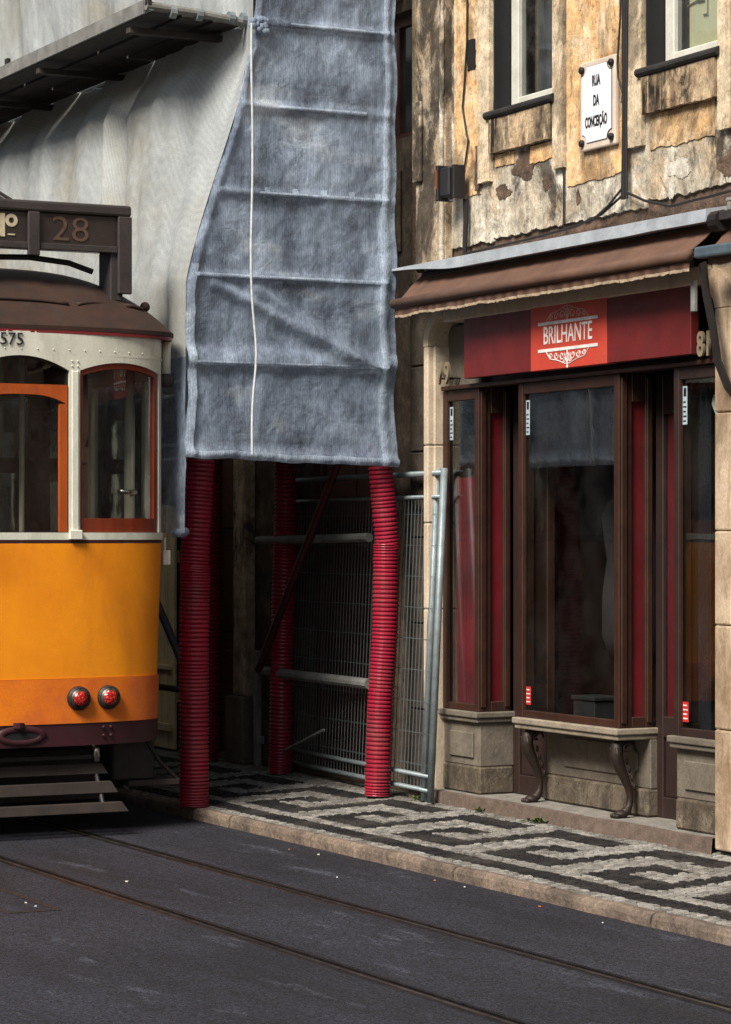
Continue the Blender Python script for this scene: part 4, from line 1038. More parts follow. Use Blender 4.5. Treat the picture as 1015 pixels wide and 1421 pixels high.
# ribbed plastic sleeves round the posts
def ribs(mb, path, r, pitch=.0245):
    P = [Vector(p) for p in path]
    seg = [(P[i + 1] - P[i]).length for i in range(len(P) - 1)]; L = sum(seg)
    def at(s):
        for i, d in enumerate(seg):
            if s <= d or i == len(seg) - 1:
                t = s / d
                p0 = P[max(i - 1, 0)]; p1 = P[i]; p2 = P[i + 1]; p3 = P[min(i + 2, len(P) - 1)]
                return .5 * ((2 * p1) + (-p0 + p2) * t + (2 * p0 - 5 * p1 + 4 * p2 - p3) * t * t + (-p0 + 3 * p1 - 3 * p2 + p3) * t ** 3)
            s -= d
    n = int(L / pitch); pts = []; rr = []
    for i in range(n):
        jr = r * .018 * nz(i * .37, path[0][0]) + r * .012 * nz(i * 1.7, path[0][1])
        for f, rad in ((.0, r - .011 + jr), (.28 + .05 * nz(i * 2.1), r - .001 + jr), (.5, r + jr), (.72, r - .001 + jr)):
            pts.append(at(min(L, (i + f) * L / n))); rr.append(rad)
    pts.append(at(L)); rr.append(r - .010)
    mb.tube(pts, rr, 22)
    return mb
SL = ((-15.72, 6.855, .098, 'front left red ribbed sleeve beside the tram on the kerb', [(.0, .03, 2.42), (-.0, .012, 2.1), (0, -.02, 1.58)], [(0, -.01, 1.62), (0, -.02, 1.0), (0, -.02, 0)]),
      (-15.37, 8.0, .086, 'front right red ribbed sleeve beside the wire mesh fence', [(0, -.01, 2.42), (0, .03, 2.0), (0, .06, 1.72)], [(0, .045, 1.76), (0, .035, 1.2), (0, .0, .7), (0, -.02, 0)]),
      (-17.12, 8.13, .084, 'dark red ribbed sleeve at the back with the guard rails fixed to it', [(0, .02, 2.42), (0, .02, 1.82)], [(0, .02, 1.84), (0, .0, 1.2), (0, -.02, 0)]),
      (-18.35, 8.10, .080, 'rear red ribbed sleeve half hidden behind the front left one', [(0, 0, 2.42), (0, 0, 1.8)], [(0, 0, 1.82), (0, 0, 0)]),
      (-17.35, 6.93, .090, 'kerbside red ribbed sleeve hidden behind the tram', [(0, 0, 2.42), (0, 0, 1.8)], [(0, 0, 1.82), (0, 0, 0)]))
for (x, y, r, lab, up, lo) in SL:
    zb = pave_z(y) + .008
    t = thing('post_sleeve', (x, y, zb), lab, 'plastic sleeve', 'red ribbed sleeves on the scaffold posts')
    f = lambda p: (x + p[0], y + p[1], max(p[2], zb))
    ribs(MB(), [f(p) for p in up], r * .97).build('sleeve_section', 'sleeve', t, smooth=False)
    ribs(MB(), [f(p) for p in lo], r).build('sleeve_section', 'sleeve', t, smooth=False)

# nets
ZN = (2.32, 2.89, 3.44, 3.97, 4.52, 5.05, 6.2, 7.8, 9.4)
def ycorner(z): return 6.585 + .46 * (.35 * smoothstep(3.35, 4.95, z) + .65 * max(0, min(1, (z - 3.40) / 1.5)))
def net_end(u, v):
    z = 2.30 + 7.1 * v
    y0 = ycorner(z) + .034 * nz(z * 2.0, 9) + .010 * nz(z * 7, 3); y1 = 8.06 + .010 * nz(z * 2, 3) + .008 * math.sin(z * 11)
    y = y0 + (y1 - y0) * u
    press = max(math.exp(-((z - k + .004 * nz(y * 9, k)) / .022) ** 2) for k in ZN[1:])
    sag = .030 * nz(y * 1.6, z * 1.1, 2) + .020 * nz(y * 4, z * 2.2, 8) + .011 * nz(y * 9, z * 6, 5) + .005 * nz(y * 26, z * 18, 5)
    x = -15.27 + .026 * press * (1 if .04 < u < .96 else .3) + sag * (1 - press * .7)
    # diagonal drag folds in the lower half
    d = (z - 3.42) + (y - 6.72) * .47
    x += .05 * math.exp(-(d / .045) ** 2) * smoothstep(2.75, 2.95, z) * smoothstep(3.5, 3.3, z)
    d2 = (z - 3.44) + (y - 6.95) * .60
    x += .04 * math.exp(-(d2 / .045) ** 2) * smoothstep(2.85, 3.0, z) * smoothstep(3.5, 3.3, z)
    # shelf of slack cloth above the lowest ledger
    x += .05 * math.exp(-((z - 2.93) / .05) ** 2) * (.6 + .5 * nz(y * 3, 4))
    # slack hem
    x += .03 * math.exp(-((z - 2.33) / .035) ** 2)
    x += .020 * math.exp(-((u - .94) / .02) ** 2) + .02 * math.exp(-((u - .03) / .02) ** 2)
    z += (-.045 * u + .012 * nz(y * 5)) * (1 - smoothstep(2.3, 2.9, z))
    return (x, y, z)
o = MB().grid(net_end, 90, 340).build('scaffold_net', 'net', None, smooth=True)
net_obj = o
tag(o, 'blue grey mesh net hanging over the end of the scaffold above the red sleeves', 'net', 'nets on the scaffold')
# sewn hems and paler strips set along the creases over the ledgers
def strip(u0, u1, v0, v1, nu, nv, name='hem'):
    def fn(u, v):
        p = net_end(u0 + (u1 - u0) * u, v0 + (v1 - v0) * v); return (p[0] + .006, p[1], p[2])
    MB().grid(fn, nu, nv).build(name, 'nethem', net_obj, smooth=True)
vz = lambda z: (z - 2.30) / 7.1
strip(.915, .995, .002, 1, 5, 340)
strip(.003, .035, .002, .17, 3, 90)
strip(.0, 1, .0, .007, 90, 3)
for k_ in ZN[1:6]: strip(.02 if k_ < 3.6 else .25, .99 if k_ != 4.52 else .8, vz(k_ - .011), vz(k_ + .013), 80, 3, 'crease_strip')
for k_ in (3.985,):
    for j_ in range(5): strip(.28 + .15 * j_, .31 + .15 * j_, vz(k_ - .03), vz(k_ + .03), 3, 4, 'lacing_patch')
def net_street(u, v):
    z = 1.83 + 7.57 * v
    x = -15.27 - 8.5 * u
    k = smoothstep(0, .12, u)
    yb = ycorner(z)
    yb = yb + (6.68 + .45 * smoothstep(4.6, 5.2, z) - yb) * k * .55
    f = .06 * nz(x * 1.9 + .25 * z, z * .30, 3) + .026 * nz(x * 5 + .6 * z, z * .6, 6) + .010 * nz(x * 9, z * 3.5) + .005 * nz(x * 22, z * 14)
    # long crease falling from the tray to the tram roof
    cr = (x + 17.2) + (z - 5.0) * .30
    f -= .05 * math.exp(-(cr / .05) ** 2) * smoothstep(5.1, 4.8, z)
    f += .05 * math.exp(-((cr - .16) / .08) ** 2) * smoothstep(5.1, 4.8, z)
    return (x, yb + f * (smoothstep(0, .03, u) if z > 3 else .8), z)
o = MB().grid(net_street, 260, 200).build('scaffold_sheet', 'sheet', None, smooth=True)
o.data.materials.append(M['net'])
for p_ in o.data.polygons:
    if p_.center.z + .12 * nz(p_.center.x * 5, 2) < 2.95: p_.material_index = 1
tag(o, 'cream cloth sheet hanging along the street side of the scaffold behind the tram roof', 'sheet', 'nets on the scaffold')
zz = [5.02 - k * .09 for k in range(31)]
tag(MB().tube([(-15.17 - .02 * nz(z * 2), 6.99 + .012 * nz(z * 1.3, 4) + (.03 * math.exp(-((z - 2.95) / .25) ** 2)), z) for z in zz], .0075, 6).build('rope', 'rope'), 'white rope hanging straight down in front of the blue grey net', 'rope')
mb = MB()
for k in range(9): mb.ball((-15.36 - .015 * k, 6.59 + .018 * (k % 3) , 1.83 + .015 * nz(k * 1.7)), .035, 8, 6, (1, 1.0, .8))
tag(mb.build('sheet_knot', 'net', None, smooth=True), 'knotted bundle of net tied to the front left sleeve beside the tram', 'knot')
mb = MB()
for k in range(12): mb.ball((-15.22, 7.07 + rk.uniform(-.05, .05), 5.03 + rk.uniform(-.05, .03)), .025, 7, 5, (1, rk.uniform(.6, 1.4), 1))
tag(mb.build('net_tie', 'net', None, smooth=True), 'gathered tuft of net tied where the debris tray meets the corner', 'knot')

# ------------------------------------------------------------------ wire mesh fence panels
def fence(x0, x1, y0, y1, lean, lab):
    t = thing('mesh_fence_panel', ((x0 + x1) / 2, (y0 + y1) / 2, .12), lab, 'fence panel', 'loose fence panels against the wall')
    Z0, Z1 = .125, 2.22
    def P(u, z): return (x0 + (x1 - x0) * u + .0, y0 + (y1 - y0) * u + lean * (z - Z0) / (Z1 - Z0), z)
    for u in (0, 1): MB().tube([P(u, Z0), P(u, Z1 + .02)], .023, 10).build('post', 'steelgrey', t, smooth=True)
    for z in (Z0 + .07, Z0 + .16, 2.06, Z1 - .01): MB().tube([P(0.008, z), P(.992, z)], .013 if z != Z1 - .01 else .019, 8).build('rail', 'steelgrey', t, smooth=True)
    w = MB()
    n = 50
    for i in range(1, n): w.tube([P(i / n, Z0 + .07), P(i / n, 2.06)], .0014, 4, False)
    for k in range(9): w.tube([P(0.01, .35 + k * .20), P(.99, .35 + k * .20)], .0014, 4, False)
    tag(w.build('wire_mesh', 'wire', t), kind='stuff')
fence(-17.60, -14.93, 8.27, 8.085, .10, 'rear wire mesh fence panel whose post ends left of the other post')
fence(-17.42, -14.79, 8.225, 8.055, .10, 'front wire mesh fence panel with the rightmost steel post')
t = thing('fence_board', (-17.62, 8.15, .12), 'pale narrow upright board at the foot of the back red sleeve', 'board')
part('plank', 'foam', t, (-17.62, -17.56, 8.13, 8.17, .14, .98)); part('cleat', 'foam', t, (-17.55, -17.53, 8.12, 8.18, .82, .90), (-17.55, -17.53, 8.12, 8.18, .30, .36))

# ------------------------------------------------------------------ the tram
TX, TY = -15.03, 5.42
tram = thing('tram', (TX - 4, TY, 0), 'yellow and cream vintage tram on route 28 with brown roof', 'tram')
TW = 1.03
def plan(w, W=TW, depth=.40, n=2.7):
    t = min(1, abs(w) / W); return -depth * (1 - max(0, 1 - t ** n) ** (1 / n))
def loop(W=TW, ext=7.9, depth=.40, nf=48):
    """front outline from the left side round the nose to the right side; points (x, w) with w to the kerb"""
    pts = [(-ext, -W), (-4, -W), (-1.0, -W)]
    for k in range(nf + 1):
        a = -math.pi / 2 + math.pi * k / nf
        w = W * math.sin(a) if abs(math.sin(a)) < 1 else W * (1 if a > 0 else -1)
        pts.append((plan(w, W, depth), w))
    pts += [(-1.0, W), (-4, W), (-ext, W)]
    return pts
def T(x, w, z): return (TX + x, TY + w, z)
def band(z0, z1, W0, W1, name, m, solid=.03, front_only=False, dx=0.0, bevel=0, parent=None, wlim=None):
    A, B = loop(W0), loop(W1)
    if front_only: A, B = A[3:-3], B[3:-3]
    if wlim:
        keep = [i for i, p in enumerate(A) if wlim[0] <= p[1] <= wlim[1]]; A = [A[i] for i in keep]; B = [B[i] for i in keep]
    vs = [T(x + dx, w, z0) for x, w in A] + [T(x + dx, w, z1) for x, w in B]
    n = len(A)
    mb = MB().add(vs, [(i, i + 1, n + i + 1, n + i) for i in range(n - 1)])
    return mb.build(name, m, parent or tram, solid=solid, smooth=True)
band(.955, 1.765, TW - .028, TW, 'body_panel', 'yellow')
band(.685, .953, TW - .026, TW - .018, 'apron', 'apron', front_only=True, dx=.006)
band(.70, .953, TW - .03, TW - .022, 'side_skirt', 'yellow')
band(.55, .683, TW - .03, TW - .022, 'bumper', 'maroon', solid=.05, dx=.0)
band(1.768, 1.785, TW + .004, TW + .004, 'dark_moulding', 'maroon', solid=.03)
band(1.787, 1.83, TW + .010, TW + .010, 'belt_rail', 'cream', solid=.05)
# window band: cream with arched openings (front), plain rectangular ones on the sides
ZB, ZT = 1.832, 3.03
FW = [(-.965, -.375, 2.805, .055), (-.305, .305, 2.80, .085), (.375, .965, 2.805, .055)]
def ztop(w, f):
    a, b, z, h = f; t = (w - a) / (b - a) * 2 - 1; return z + h * (1 - t * t)
ws = sorted({round(x, 4) for x in ([-TW, TW] + [a + (b - a) * k / 14 for a, b, _, _ in FW for k in range(15)] + [-.99, .99, -1.015, 1.015, -1.025, 1.025, -.34, .34])})
mb = MB()
for i in range(len(ws) - 1):
    a, b = ws[i], ws[i + 1]; c = (a + b) / 2
    f = next((f for f in FW if f[0] < c < f[1]), None)
    za, zb = (ztop(a, f), ztop(b, f)) if f else (ZB, ZB)
    mb.quad(T(plan(a), a, za), T(plan(b), b, zb), T(plan(b), b, ZT), T(plan(a), a, ZT))
mb.build('window_surround', 'cream', tram, solid=.04)
band(2.895, 2.905, TW + .004, TW + .004, 'fascia_seam', 'cream', solid=.008, front_only=True)
rv = MB()
for k in range(19):
    w = -.92 + k * .102; rv.ball(T(plan(w) + .002, w, 2.925), .0045, 6, 4)
for w in (-.34, .34):
    for z in (2.86, 2.83, 2.80):
        for d in (-.018, .018): rv.ball(T(plan(w) + .003, w + d, z), .0055, 6, 4)
rv.build('rivets', 'cream', tram)
# front posts cover strips
for w in (-.34, .34): part('post_strip', 'cream', tram, (TX + plan(w) + .001, TX + plan(w) + .012, TY + w - .022, TY + w + .022, ZB, 2.80), bevel=.004)
part('post_foot', 'cream', tram, (TX + plan(.34) + .002, TX + plan(.34) + .03, TY + .30, TY + .38, 1.788, 1.845), bevel=.004)
def fframe(f, t_l, t_r, t_b, t_t, inset, m, name, depth=.03, zlow=ZB):
    """frame following a front window opening"""
    a, b, z, h = f
    n = 16
    out = [(a + (b - a) * k / n) for k in range(n + 1)]
    mb = MB()
    def p(w, zz): return T(plan(w) - inset, w, zz)
    ia, ib = a + t_l, b - t_r
    def top(w): return ztop(min(max(w, a), b), f)
    for k in range(n):                                   # head
        w0, w1 = out[k], out[k + 1]
        mb.quad(p(w0, top(w0) - t_t), p(w1, top(w1) - t_t), p(w1, top(w1)), p(w0, top(w0)))
    m_ = 3
    for k in range(m_):
        mb.quad(p(a + t_l * k / m_, zlow + t_b), p(a + t_l * (k + 1) / m_, zlow + t_b), p(a + t_l * (k + 1) / m_, top(a + t_l * (k + 1) / m_) - t_t), p(a + t_l * k / m_, top(a + t_l * k / m_) - t_t))
        mb.quad(p(ib + t_r * k / m_, zlow + t_b), p(ib + t_r * (k + 1) / m_, zlow + t_b), p(ib + t_r * (k + 1) / m_, top(ib + t_r * (k + 1) / m_) - t_t), p(ib + t_r * k / m_, top(ib + t_r * k / m_) - t_t))
    for k in range(8):
        w0, w1 = a + (b - a) * k / 8, a + (b - a) * (k + 1) / 8
        mb.quad(p(w0, zlow), p(w1, zlow), p(w1, zlow + t_b), p(w0, zlow + t_b))
    fr = mb.build(name, m, tram, solid=depth)
    g = MB()
    for k in range(12):
        w0, w1 = ia + (ib - ia) * k / 12, ia + (ib - ia) * (k + 1) / 12
        q = lambda w, zz: T(plan(w) - inset - .014, w, zz)
        g.quad(q(w0, zlow + t_b), q(w1, zlow + t_b), q(w1, top(w1) - t_t), q(w0, top(w0) - t_t))
    g.build('pane', 'tramglass', fr)
    return fr
fframe(FW[2], .022, .045, .085, .035, .012, 'redwood', 'window_frame')
fframe(FW[0], .045, .022, .085, .035, .012, 'redwood', 'window_frame')
cf = fframe((-.305, .305, 2.80, .085), .012, .012, .004, .010, .018, 'darkmetal', 'window_frame')
# orange sash in the middle window
mb = MB()
def psash(w, z): return T(plan(w) - .006, w, z)
for k in range(20):
    w0, w1 = -.295 + .59 * k / 20, -.295 + .59 * (k + 1) / 20
    lo = lambda w: 2.655 - .06 * (abs(w) / .295) ** 3
    mb.quad(psash(w0, lo(w0)), psash(w1, lo(w1)), psash(w1, 2.715), psash(w0, 2.715))
for s_ in (-1, 1):
    a, b = sorted((s_ * .295, s_ * .245)); mb.quad(psash(a, ZB + .002), psash(b, ZB + .002), psash(b, 2.60), psash(a, 2.60))
mb.build('sash', 'orangewood', tram, solid=.025)
# drip rail and roof
band(3.022, 3.040, TW + .075, TW + .075, 'drip_rail', 'redtrim', solid=.09)
band(3.042, 3.068, TW + .085, TW + .085, 'roof_edge', 'roofbrown', solid=.10)
L0 = loop(TW + .085)
def roof_pt(p, rho, up=0):
    x, w = p
    xs = -1.15
    xx = xs + (x - xs) * rho if x > xs else x
    return T(xx, w * rho, 3.066 + .425 * (1 - rho ** 3.1) + up)
mb = MB(); n = len(L0); NR = 18
vs = [roof_pt(p, 1 - j / NR) for j in range(NR + 1) for p in L0]
mb.add(vs, [(j * n + i, j * n + i + 1, (j + 1) * n + i + 1, (j + 1) * n + i) for j in range(NR) for i in range(n - 1)])
mb.build('roof', 'roofbrown', tram, smooth=True)
for w0, w1 in ((-.52, .40), (.47, 1.02), (-1.02, -.60)):
    pts = []
    for k in range(15):
        w = w0 + (w1 - w0) * k / 14
        e = abs(k / 14 * 2 - 1)
        pts.append(Vector(roof_pt((plan(w / .86 if abs(w) < .9 else w, TW + .085), w), .86 + .02 * e ** 3, .008)))
    MB().tube(pts, .013, 6).build('rain_strip', 'roofbrown', tram, smooth=True)
MB().ball(T(-.36, .94, 3.235), .032, 10, 7, (1, 1, 1)).build('roof_vent', 'roofbrown', tram, smooth=True)
# destination box on the roof
BX = -.28
box = MB().box(TX + BX - .20, TX + BX, TY - .80, TY + .80, 3.565, 3.775)
db = box.build('destination_box', 'boxpanel', tram, bevel=.004)
part('top_rail', 'boxmetal', db, (TX + BX - .22, TX + BX + .025, TY - .81, TY + .81, 3.776, 3.845), bevel=.015, seg=2)
part('bottom_rail', 'boxmetal', db, (TX + BX + .0005, TX + BX + .018, TY - .81, TY + .72, 3.55, 3.59), bevel=.004)
for w0, w1, z0 in ((.135, .21, 3.51), (-.21, -.135, 3.51), (.72, .81, 3.30), (-.81, -.72, 3.30)):
    part('upright', 'boxmetal', db, (TX + BX + .0005, TX + BX + .030, TY + w0, TY + w1, z0, 3.7755), bevel=.005)
for w in (-.72, .72): part('foot', 'boxmetal', db, (TX + BX - .20, TX + BX + .0, TY + w - .04 + (.0 if w < 0 else 0), TY + w + .04, 3.26, 3.5645), bevel=.004)
text('route_number', '28', .215, 'letterbrown', db, T(BX + .004, .415, 3.676), FRONT, sx=1.18, extrude=.001, offset=-.001)
text('route_prefix', 'N', .19, 'lettercream', db, T(BX + .004, -.075, 3.680), FRONT, sx=1.05, extrude=.001, offset=.006)
text('route_prefix', 'º', .25, 'lettercream', db, T(BX + .004, .035, 3.655), FRONT, sx=.9, extrude=.001, offset=.004)
part('ordinal_bar', 'lettercream', db, (TX + BX + .002, TX + BX + .005, TY + .012, TY + .058, 3.628, 3.636), bevel=0)
mb = MB().tube([T(-.45, -.30, 3.50), T(-.42, .20, 3.515), T(-.40, .45, 3.49), T(-.38, .60, 3.44)], .018, 8); mb.build('roof_cable', 'cable', tram)
MB().tube([T(-.42, .12, 3.84), T(-.60, -.30, 4.12), T(-1.6, -.32, 4.6)], .011, 6).tube([T(-.42, .07, 3.84), T(-.60, -.36, 4.10), T(-1.6, -.36, 4.55)], .011, 6).build('trolley_rope', 'darkmetal', tram)
text('car_number', '575', .105, 'navy', tram, T(plan(.02) + .006, -.062, 2.976), FRONT, sx=.98, extrude=.001, offset=.0005)
# lamps
for w in (.36, .56, -.36, -.56):
    x = plan(w) - .0
    lm = MB().tube([T(x + .0, w, .835), T(x + .030, w, .835), T(x + .042, w, .835), T(x + .036, w, .835)], [.074, .072, .062, .050], 24).build('tail_lamp', 'darkmetal', tram, smooth=False)
    MB().tube([T(x + .028, w, .835), T(x + .046, w, .835), T(x + .050, w, .835), T(x + .044, w, .835)], [.058, .058, .053, .050], 24).build('bezel', 'bezel', lm, smooth=True)
    MB().ball(T(x + .030, w, .835), .052, 16, 10, (.66, 1, 1)).build('lens', 'lens', lm, smooth=True)
# coupler plate with its mouth
cp = MB()
def ring(rx, rz, x): return [T(x, rx * math.cos(a), .62 + rz * math.sin(a)) for a in [2 * math.pi * k / 20 for k in range(20)]]
r1, r2, r3 = ring(.155, .058, .008), ring(.115, .026, .009), ring(.11, .024, .006)
r0 = ring(.165, .067, -.01)
V = r0 + r1 + r2 + r3
fs = []
for j in range(3):
    for k in range(20): fs.append((j * 20 + k, j * 20 + (k + 1) % 20, (j + 1) * 20 + (k + 1) % 20, (j + 1) * 20 + k))
cp.add(V, fs); MB().add([T(.0045, .115 * math.cos(a), .62 + .026 * math.sin(a)) for a in [2 * math.pi * k / 20 for k in range(20)]], [tuple(range(20))]).build('coupler_mouth', 'groove', tram); c_ = cp.build('coupler', 'maroon', tram, smooth=True)
MB().tube([T(.0, -.02, .668), T(.0, -.02, .70)], .035, 10).build('coupler_pin', 'maroon', c_)
bl = MB()
for w in (.53, .58):
    for z in (.605, .655): bl.ball(T(plan(w) + .004, w, z), .012, 8, 5)
bl.build('bolt', 'maroon', tram)
# corner gutter, marker box
MB().tube([T(-.34, TW + .045, 3.02), T(-.34, TW + .045, 2.80)], .028, 10).build('gutter_pipe', 'cream', tram, smooth=True)
MB().tube([T(-.34, TW + .045, 2.82), T(-.34, TW + .045, 2.79), T(-.34, TW + .045, 2.765), T(-.34, TW + .045, 2.74)], [.034, .052, .050, .030], 12).build('gutter_cap', 'boxmetal', tram, smooth=True)
part('marker_box', 'cream', tram, (TX - .36, TX - .28, TY + TW + .001, TY + TW + .05, 1.63, 1.72))
MB().tube([T(-.33, TW + .03, 1.72), T(-.33, TW + .03, 1.80)], .008, 6).build('marker_wire', 'cream', tram)
# sides: posts, sills, side glass
for sg in (-1, 1):
    y_ = TY + sg * TW
    ya, yb = sorted((y_ - sg * .05, y_))
    sw = MB().box(TX - 7.9, TX - .40, ya, yb, 2.78, 3.02).build('letterboard', 'cream', tram)
    k = 0; x = -.45
    while x > -7.9:
        part('side_post', 'cream', tram, (TX + x - .07, TX + x, ya, yb, 1.832, 2.779)); x -= .93
    part('side_glass', 'tramglass', tram, (TX - 7.85, TX - .5, (ya + yb) / 2 - .003, (ya + yb) / 2 + .003, 1.84, 2.77), bevel=0)
part('rear_wall', 'cream', tram, (TX - 7.95, TX - 7.9, TY - TW, TY + TW, .7, 1.85), (TX - 7.95, TX - 7.9, TY - TW, TY - .75, 1.851, 3.05), (TX - 7.95, TX - 7.9, TY + .75, TY + TW, 1.851, 3.05), (TX - 7.95, TX - 7.9, TY - .749, TY + .749, 2.75, 3.05), bevel=0)
part('floor', 'interior', tram, (TX - 7.9, TX - .42, TY - .98, TY + .98, .80, .85), bevel=0)
part('ceiling', 'interior', tram, (TX - 7.9, TX - .42, TY - .98, TY + .98, 2.99, 3.02), bevel=0)
bk = MB()
wall_x = TX - 1.45
def bulk(x):
    m_ = MB(); B_ = MB()
    ops = [(-.80, -.55, 1.85, 2.28), (-.80, -.55, 2.38, 2.72), (-.32, .20, .85, 2.70), (.32, .58, 1.75, 2.22), (.32, .58, 2.32, 2.72), (.72, .86, 1.75, 2.22), (.72, .86, 2.32, 2.72)]
    wall(B_, -.98, .98, .85, 2.99, 0, .04, ops)
    m_.v = [(x - yy, TY + xx, zz) for xx, yy, zz in B_.v]; m_.f = [f for f in B_.f]
    return m_.build('bulkhead', 'interior', tram)
bulk(wall_x); bulk(TX - 6.6)
MB().tube([T(-.42, .86, .86), T(-.42, .86, 2.98)], .034, 10).build('grab_pole', 'intcream', tram, smooth=True)
MB().tube([T(-.55, .20, .86), T(-.55, .20, 2.98)], .018, 8).build('grab_pole', 'intcream', tram, smooth=True)
MB().tube([T(-.38, .86, 2.08), T(-.30, .85, 2.08), T(-.28, .74, 2.085)], [.022, .016, .012], 8).build('door_handle', 'chrome', tram, smooth=True)
part('controller', 'interior', tram, (TX - .75, TX - .45, TY - .28, TY + .05, .85, 1.75), bevel=.02)
for k in range(5):
    for w in (-.62, .62):
        x = TX - 2.3 - k * .85
        st = part('bench', 'interior', tram, (x - .42, x, TY + w - .33, TY + w + .33, 1.22, 1.30), bevel=.02); part('bench_back', 'interior', st, (x - .44, x - .38, TY + w - .33, TY + w + .33, 1.31, 1.85), bevel=.02)
# chassis, wheels, life guard, steps
part('underframe', 'darkmetal', tram, (TX - 7.6, TX - .35, TY - .80, TY + .80, .50, .549), (TX - 6.0, TX - 1.6, TY - .62, TY + .62, .25, .499), bevel=.02)
for xw in (-3.0, -5.0):
    for yy in RAIL_Y:
        w_ = MB().tube([(TX + xw, yy - .06, .39), (TX + xw, yy + .05, .39)], .385, 28).build('wheel', 'rail', tram)
        MB().tube([(TX + xw, yy - .09, .39), (TX + xw, yy - .061, .39)], .09, 14).build('hub', 'darkmetal', w_)
for k, (z0, z1, dx, wr) in enumerate(((.365, .43, -.02, .575), (.255, .325, .055, .61), (.145, .205, .13, .65))):
    x0 = TX - .10 + dx
    MB().hexa([(x0 - .02, TY - wr, z0), (x0 + .02, TY - wr, z0), (x0 + .02, TY + wr + .02, z0), (x0 - .02, TY + wr + .02, z0), (x0 - .035, TY - wr, z1), (x0 + .005, TY - wr, z1), (x0 + .005, TY + wr - .02, z1), (x0 - .035, TY + wr - .02, z1)]).build('guard_slat', 'slat', tram, bevel=.004)
for w in (-.52, .52):
    MB().tube([T(-.20, w, .55), T(-.14, w, .40), T(.02, w, .15)], [.018, .016, .014], 8).build('guard_hanger', 'darkmetal', tram)
    MB().tube([T(-.12, w, .545), T(-.12, w, .50), T(-.12, w, .44)], [.03, .022, .026], 10).build('hanger_bolt', 'chrome', tram, smooth=True)
part('guard_beam', 'darkmetal', tram, (TX - .16, TX - .12, TY - .62, TY + .55, .455, .485))
part('truck_beam', 'darkmetal', tram, (TX - .62, TX - .50, TY - .66, TY + .70, .16, .499), (TX - 1.3, TX - 1.2, TY - .75, TY + .75, .10, .499), bevel=.015)
for sg in (-1, 1):
    wa, wb = sorted((sg * .70, sg * .98))
    stp_ = part('step_box', 'darkmetal', tram, (TX - .95, TX - .30, TY + wa, TY + wb, .30, .549), bevel=.01)
    wc, wd = sorted((sg * .80, sg * 1.14))
    part('step_board', 'slat', stp_, (TX - .98, TX - .28, TY + wc, TY + wd, .262, .298), bevel=.004)
    MB().tube([T(-.30, sg * .92, .55), T(-.30, sg * 1.02, .40), T(-.30, sg * 1.14, .29)], .014, 6).build('step_stay', 'darkmetal', stp_)

# ------------------------------------------------------------------ small things on the ground
def weed(x, y, z, s, lab, seed):
    t = thing('weed', (x, y, z), lab, 'weed', 'weeds at the foot of the shop')
    r = random.Random(seed)
    for k in range(26):
        a = r.uniform(0, 6.28); L = s * r.uniform(.5, 1.1); e = r.uniform(.15, 1.0)
        d = Vector((math.cos(a) * math.cos(e), math.sin(a) * math.cos(e), math.sin(e)))
        sd_ = Vector((-math.sin(a), math.cos(a), 0)) * L * .16
        p0 = Vector((x + r.uniform(-s, s) * .9, y + r.uniform(-s, s) * .35, z)); p1 = p0 + d * L * .55; p2 = p0 + d * L + Vector((0, 0, -L * .18))
        MB().add([p0, p1 + sd_, p2, p1 - sd_], [(0, 1, 2, 3)]).build('leaf', 'leaf', t)
weed(-14.98, 8.09, .118, .07, 'small weed with yellowish leaves left of the stone plinth', 1)
weed(-13.55, 8.095, .118, .085, 'low green weed at the step below the middle bay window', 2)
weed(-14.25, 8.10, .118, .05, 'tiny weed on the step beside the left lion leg', 3)
lit = [(-13.55, 6.66, .014, 'paper', 'white scrap in the gutter by the kerb in the middle'), (-13.85, 6.62, .012, 'orangepaper', 'orange scrap left of the white gutter scrap'),
       (-12.25, 6.70, .014, 'orangepaper', 'orange scrap tight under the kerb in the middle'), (-11.95, 6.71, .012, 'paper', 'white scrap tight under the kerb right of the orange one'),
       (-12.6, 6.3, .010, 'paper', 'white crumb on open asphalt away from the kerb'), (-12.95, 5.25, .018, 'paper', 'white scrap between the two rails'),
       (-11.15, 6.68, .018, 'orangepaper', 'flat orange wrapper by the kerb at the right'), (-10.55, 6.66, .011, 'paper', 'white crumb by the kerb at the far right'),
       (-12.42, 4.50, .012, 'paper', 'left white bit on the road cover'), (-12.28, 4.50, .012, 'paper', 'right white bit on the road cover')]
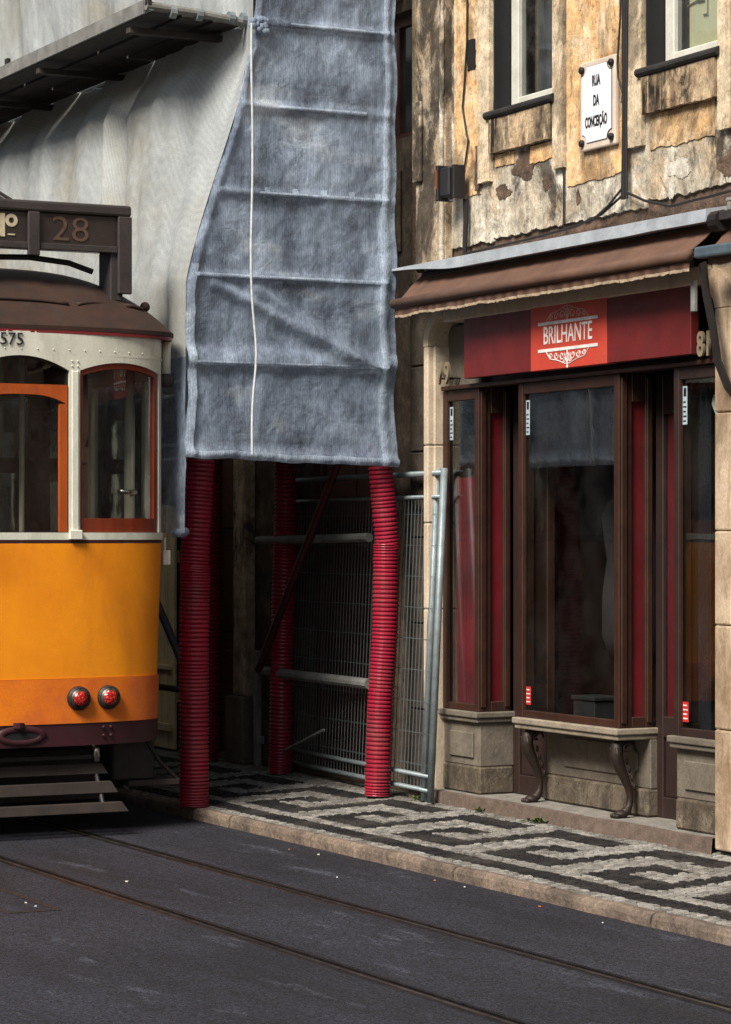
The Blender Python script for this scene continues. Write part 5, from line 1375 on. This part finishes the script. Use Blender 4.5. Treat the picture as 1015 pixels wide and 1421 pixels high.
for k, (x, y, s, m, lab) in enumerate(lit):
    mb = MB(); r = random.Random(k)
    a = r.uniform(0, 6.28); pts = []
    for q in range(6):
        w = a + q * 1.047; rr = s * .62 * r.uniform(.6, 1.2); pts.append((x + rr * math.cos(w) * 1.3, y + rr * math.sin(w) * .8))
    mb.add([(px, py, .004) for px, py in pts] + [(px, py, .006 + r.uniform(0, .004)) for px, py in pts], [tuple(range(6, 12)), *[(q, (q + 1) % 6, 6 + (q + 1) % 6, 6 + q) for q in range(6)]])
    tag(mb.build('litter_scrap', m), lab, 'litter', 'litter on the road')
t = thing('utility_cover', (-12.35, 4.42, 0), 'rusty rectangular utility cover set in the road at the left edge', 'manhole cover')
ux0, ux1, uy0, uy1 = -13.3, -12.12, 4.30, 4.58
part('cover_frame', 'darkmetal', t, (ux0, ux1, uy0, uy0 + .03, -.05, .006), (ux0, ux1, uy1 - .03, uy1, -.05, .006), (ux0, ux0 + .03, uy0 + .031, uy1 - .031, -.05, .006), (ux1 - .03, ux1, uy0 + .031, uy1 - .031, -.05, .006), bevel=.003)
part('cover_plate', 'asphalt', t, (ux0 + .036, ux1 - .036, uy0 + .036, uy1 - .036, -.03, .0045), bevel=.004)

# ------------------------------------------------------------------ houses on the other side of the street (seen in the panes)
x = -78.0
ro = random.Random(5)
for k in range(7):
    w = ro.uniform(8, 11); h = ro.uniform(8.0, 9.2)
    m = ('oppwall', 'oppyellow', 'oppwall')[k % 3]
    t = thing('opposite_house', (x + w / 2, -5.2, .1), ('pale stucco', 'yellow stucco')[k % 3 == 1] + ' house across the street, ' + ('last', 'sixth', 'fifth', 'fourth', 'third', 'second', 'nearest')[k] + ' along the row from the camera', 'house', 'houses across the street')
    ops = []
    nwin = int(w / 1.9)
    for i in range(nwin):
        cx = x + (i + .5) * w / nwin
        for z0, z1 in ((.9, 2.8), (4.2, 6.2)): ops.append((cx - .45, cx + .45, z0, z1))
    B_ = MB(); wall(B_, x, x + w - .05, .0, h, 0, .35, ops)
    q = MB(); q.v = [(xx, -5.2 - yy, zz) for xx, yy, zz in B_.v]; q.f = [f[::-1] for f in B_.f]; q.build('wall', m, t)
    for (a, b, c, d) in ops:
        part('window', 'oppglass', t, (a, b, -5.38, -5.34, c, d), bevel=0)
    part('roof', 'masonry', t, (x, x + w - .05, -12, -4.9, h, h + .25), bevel=0)
    x += w
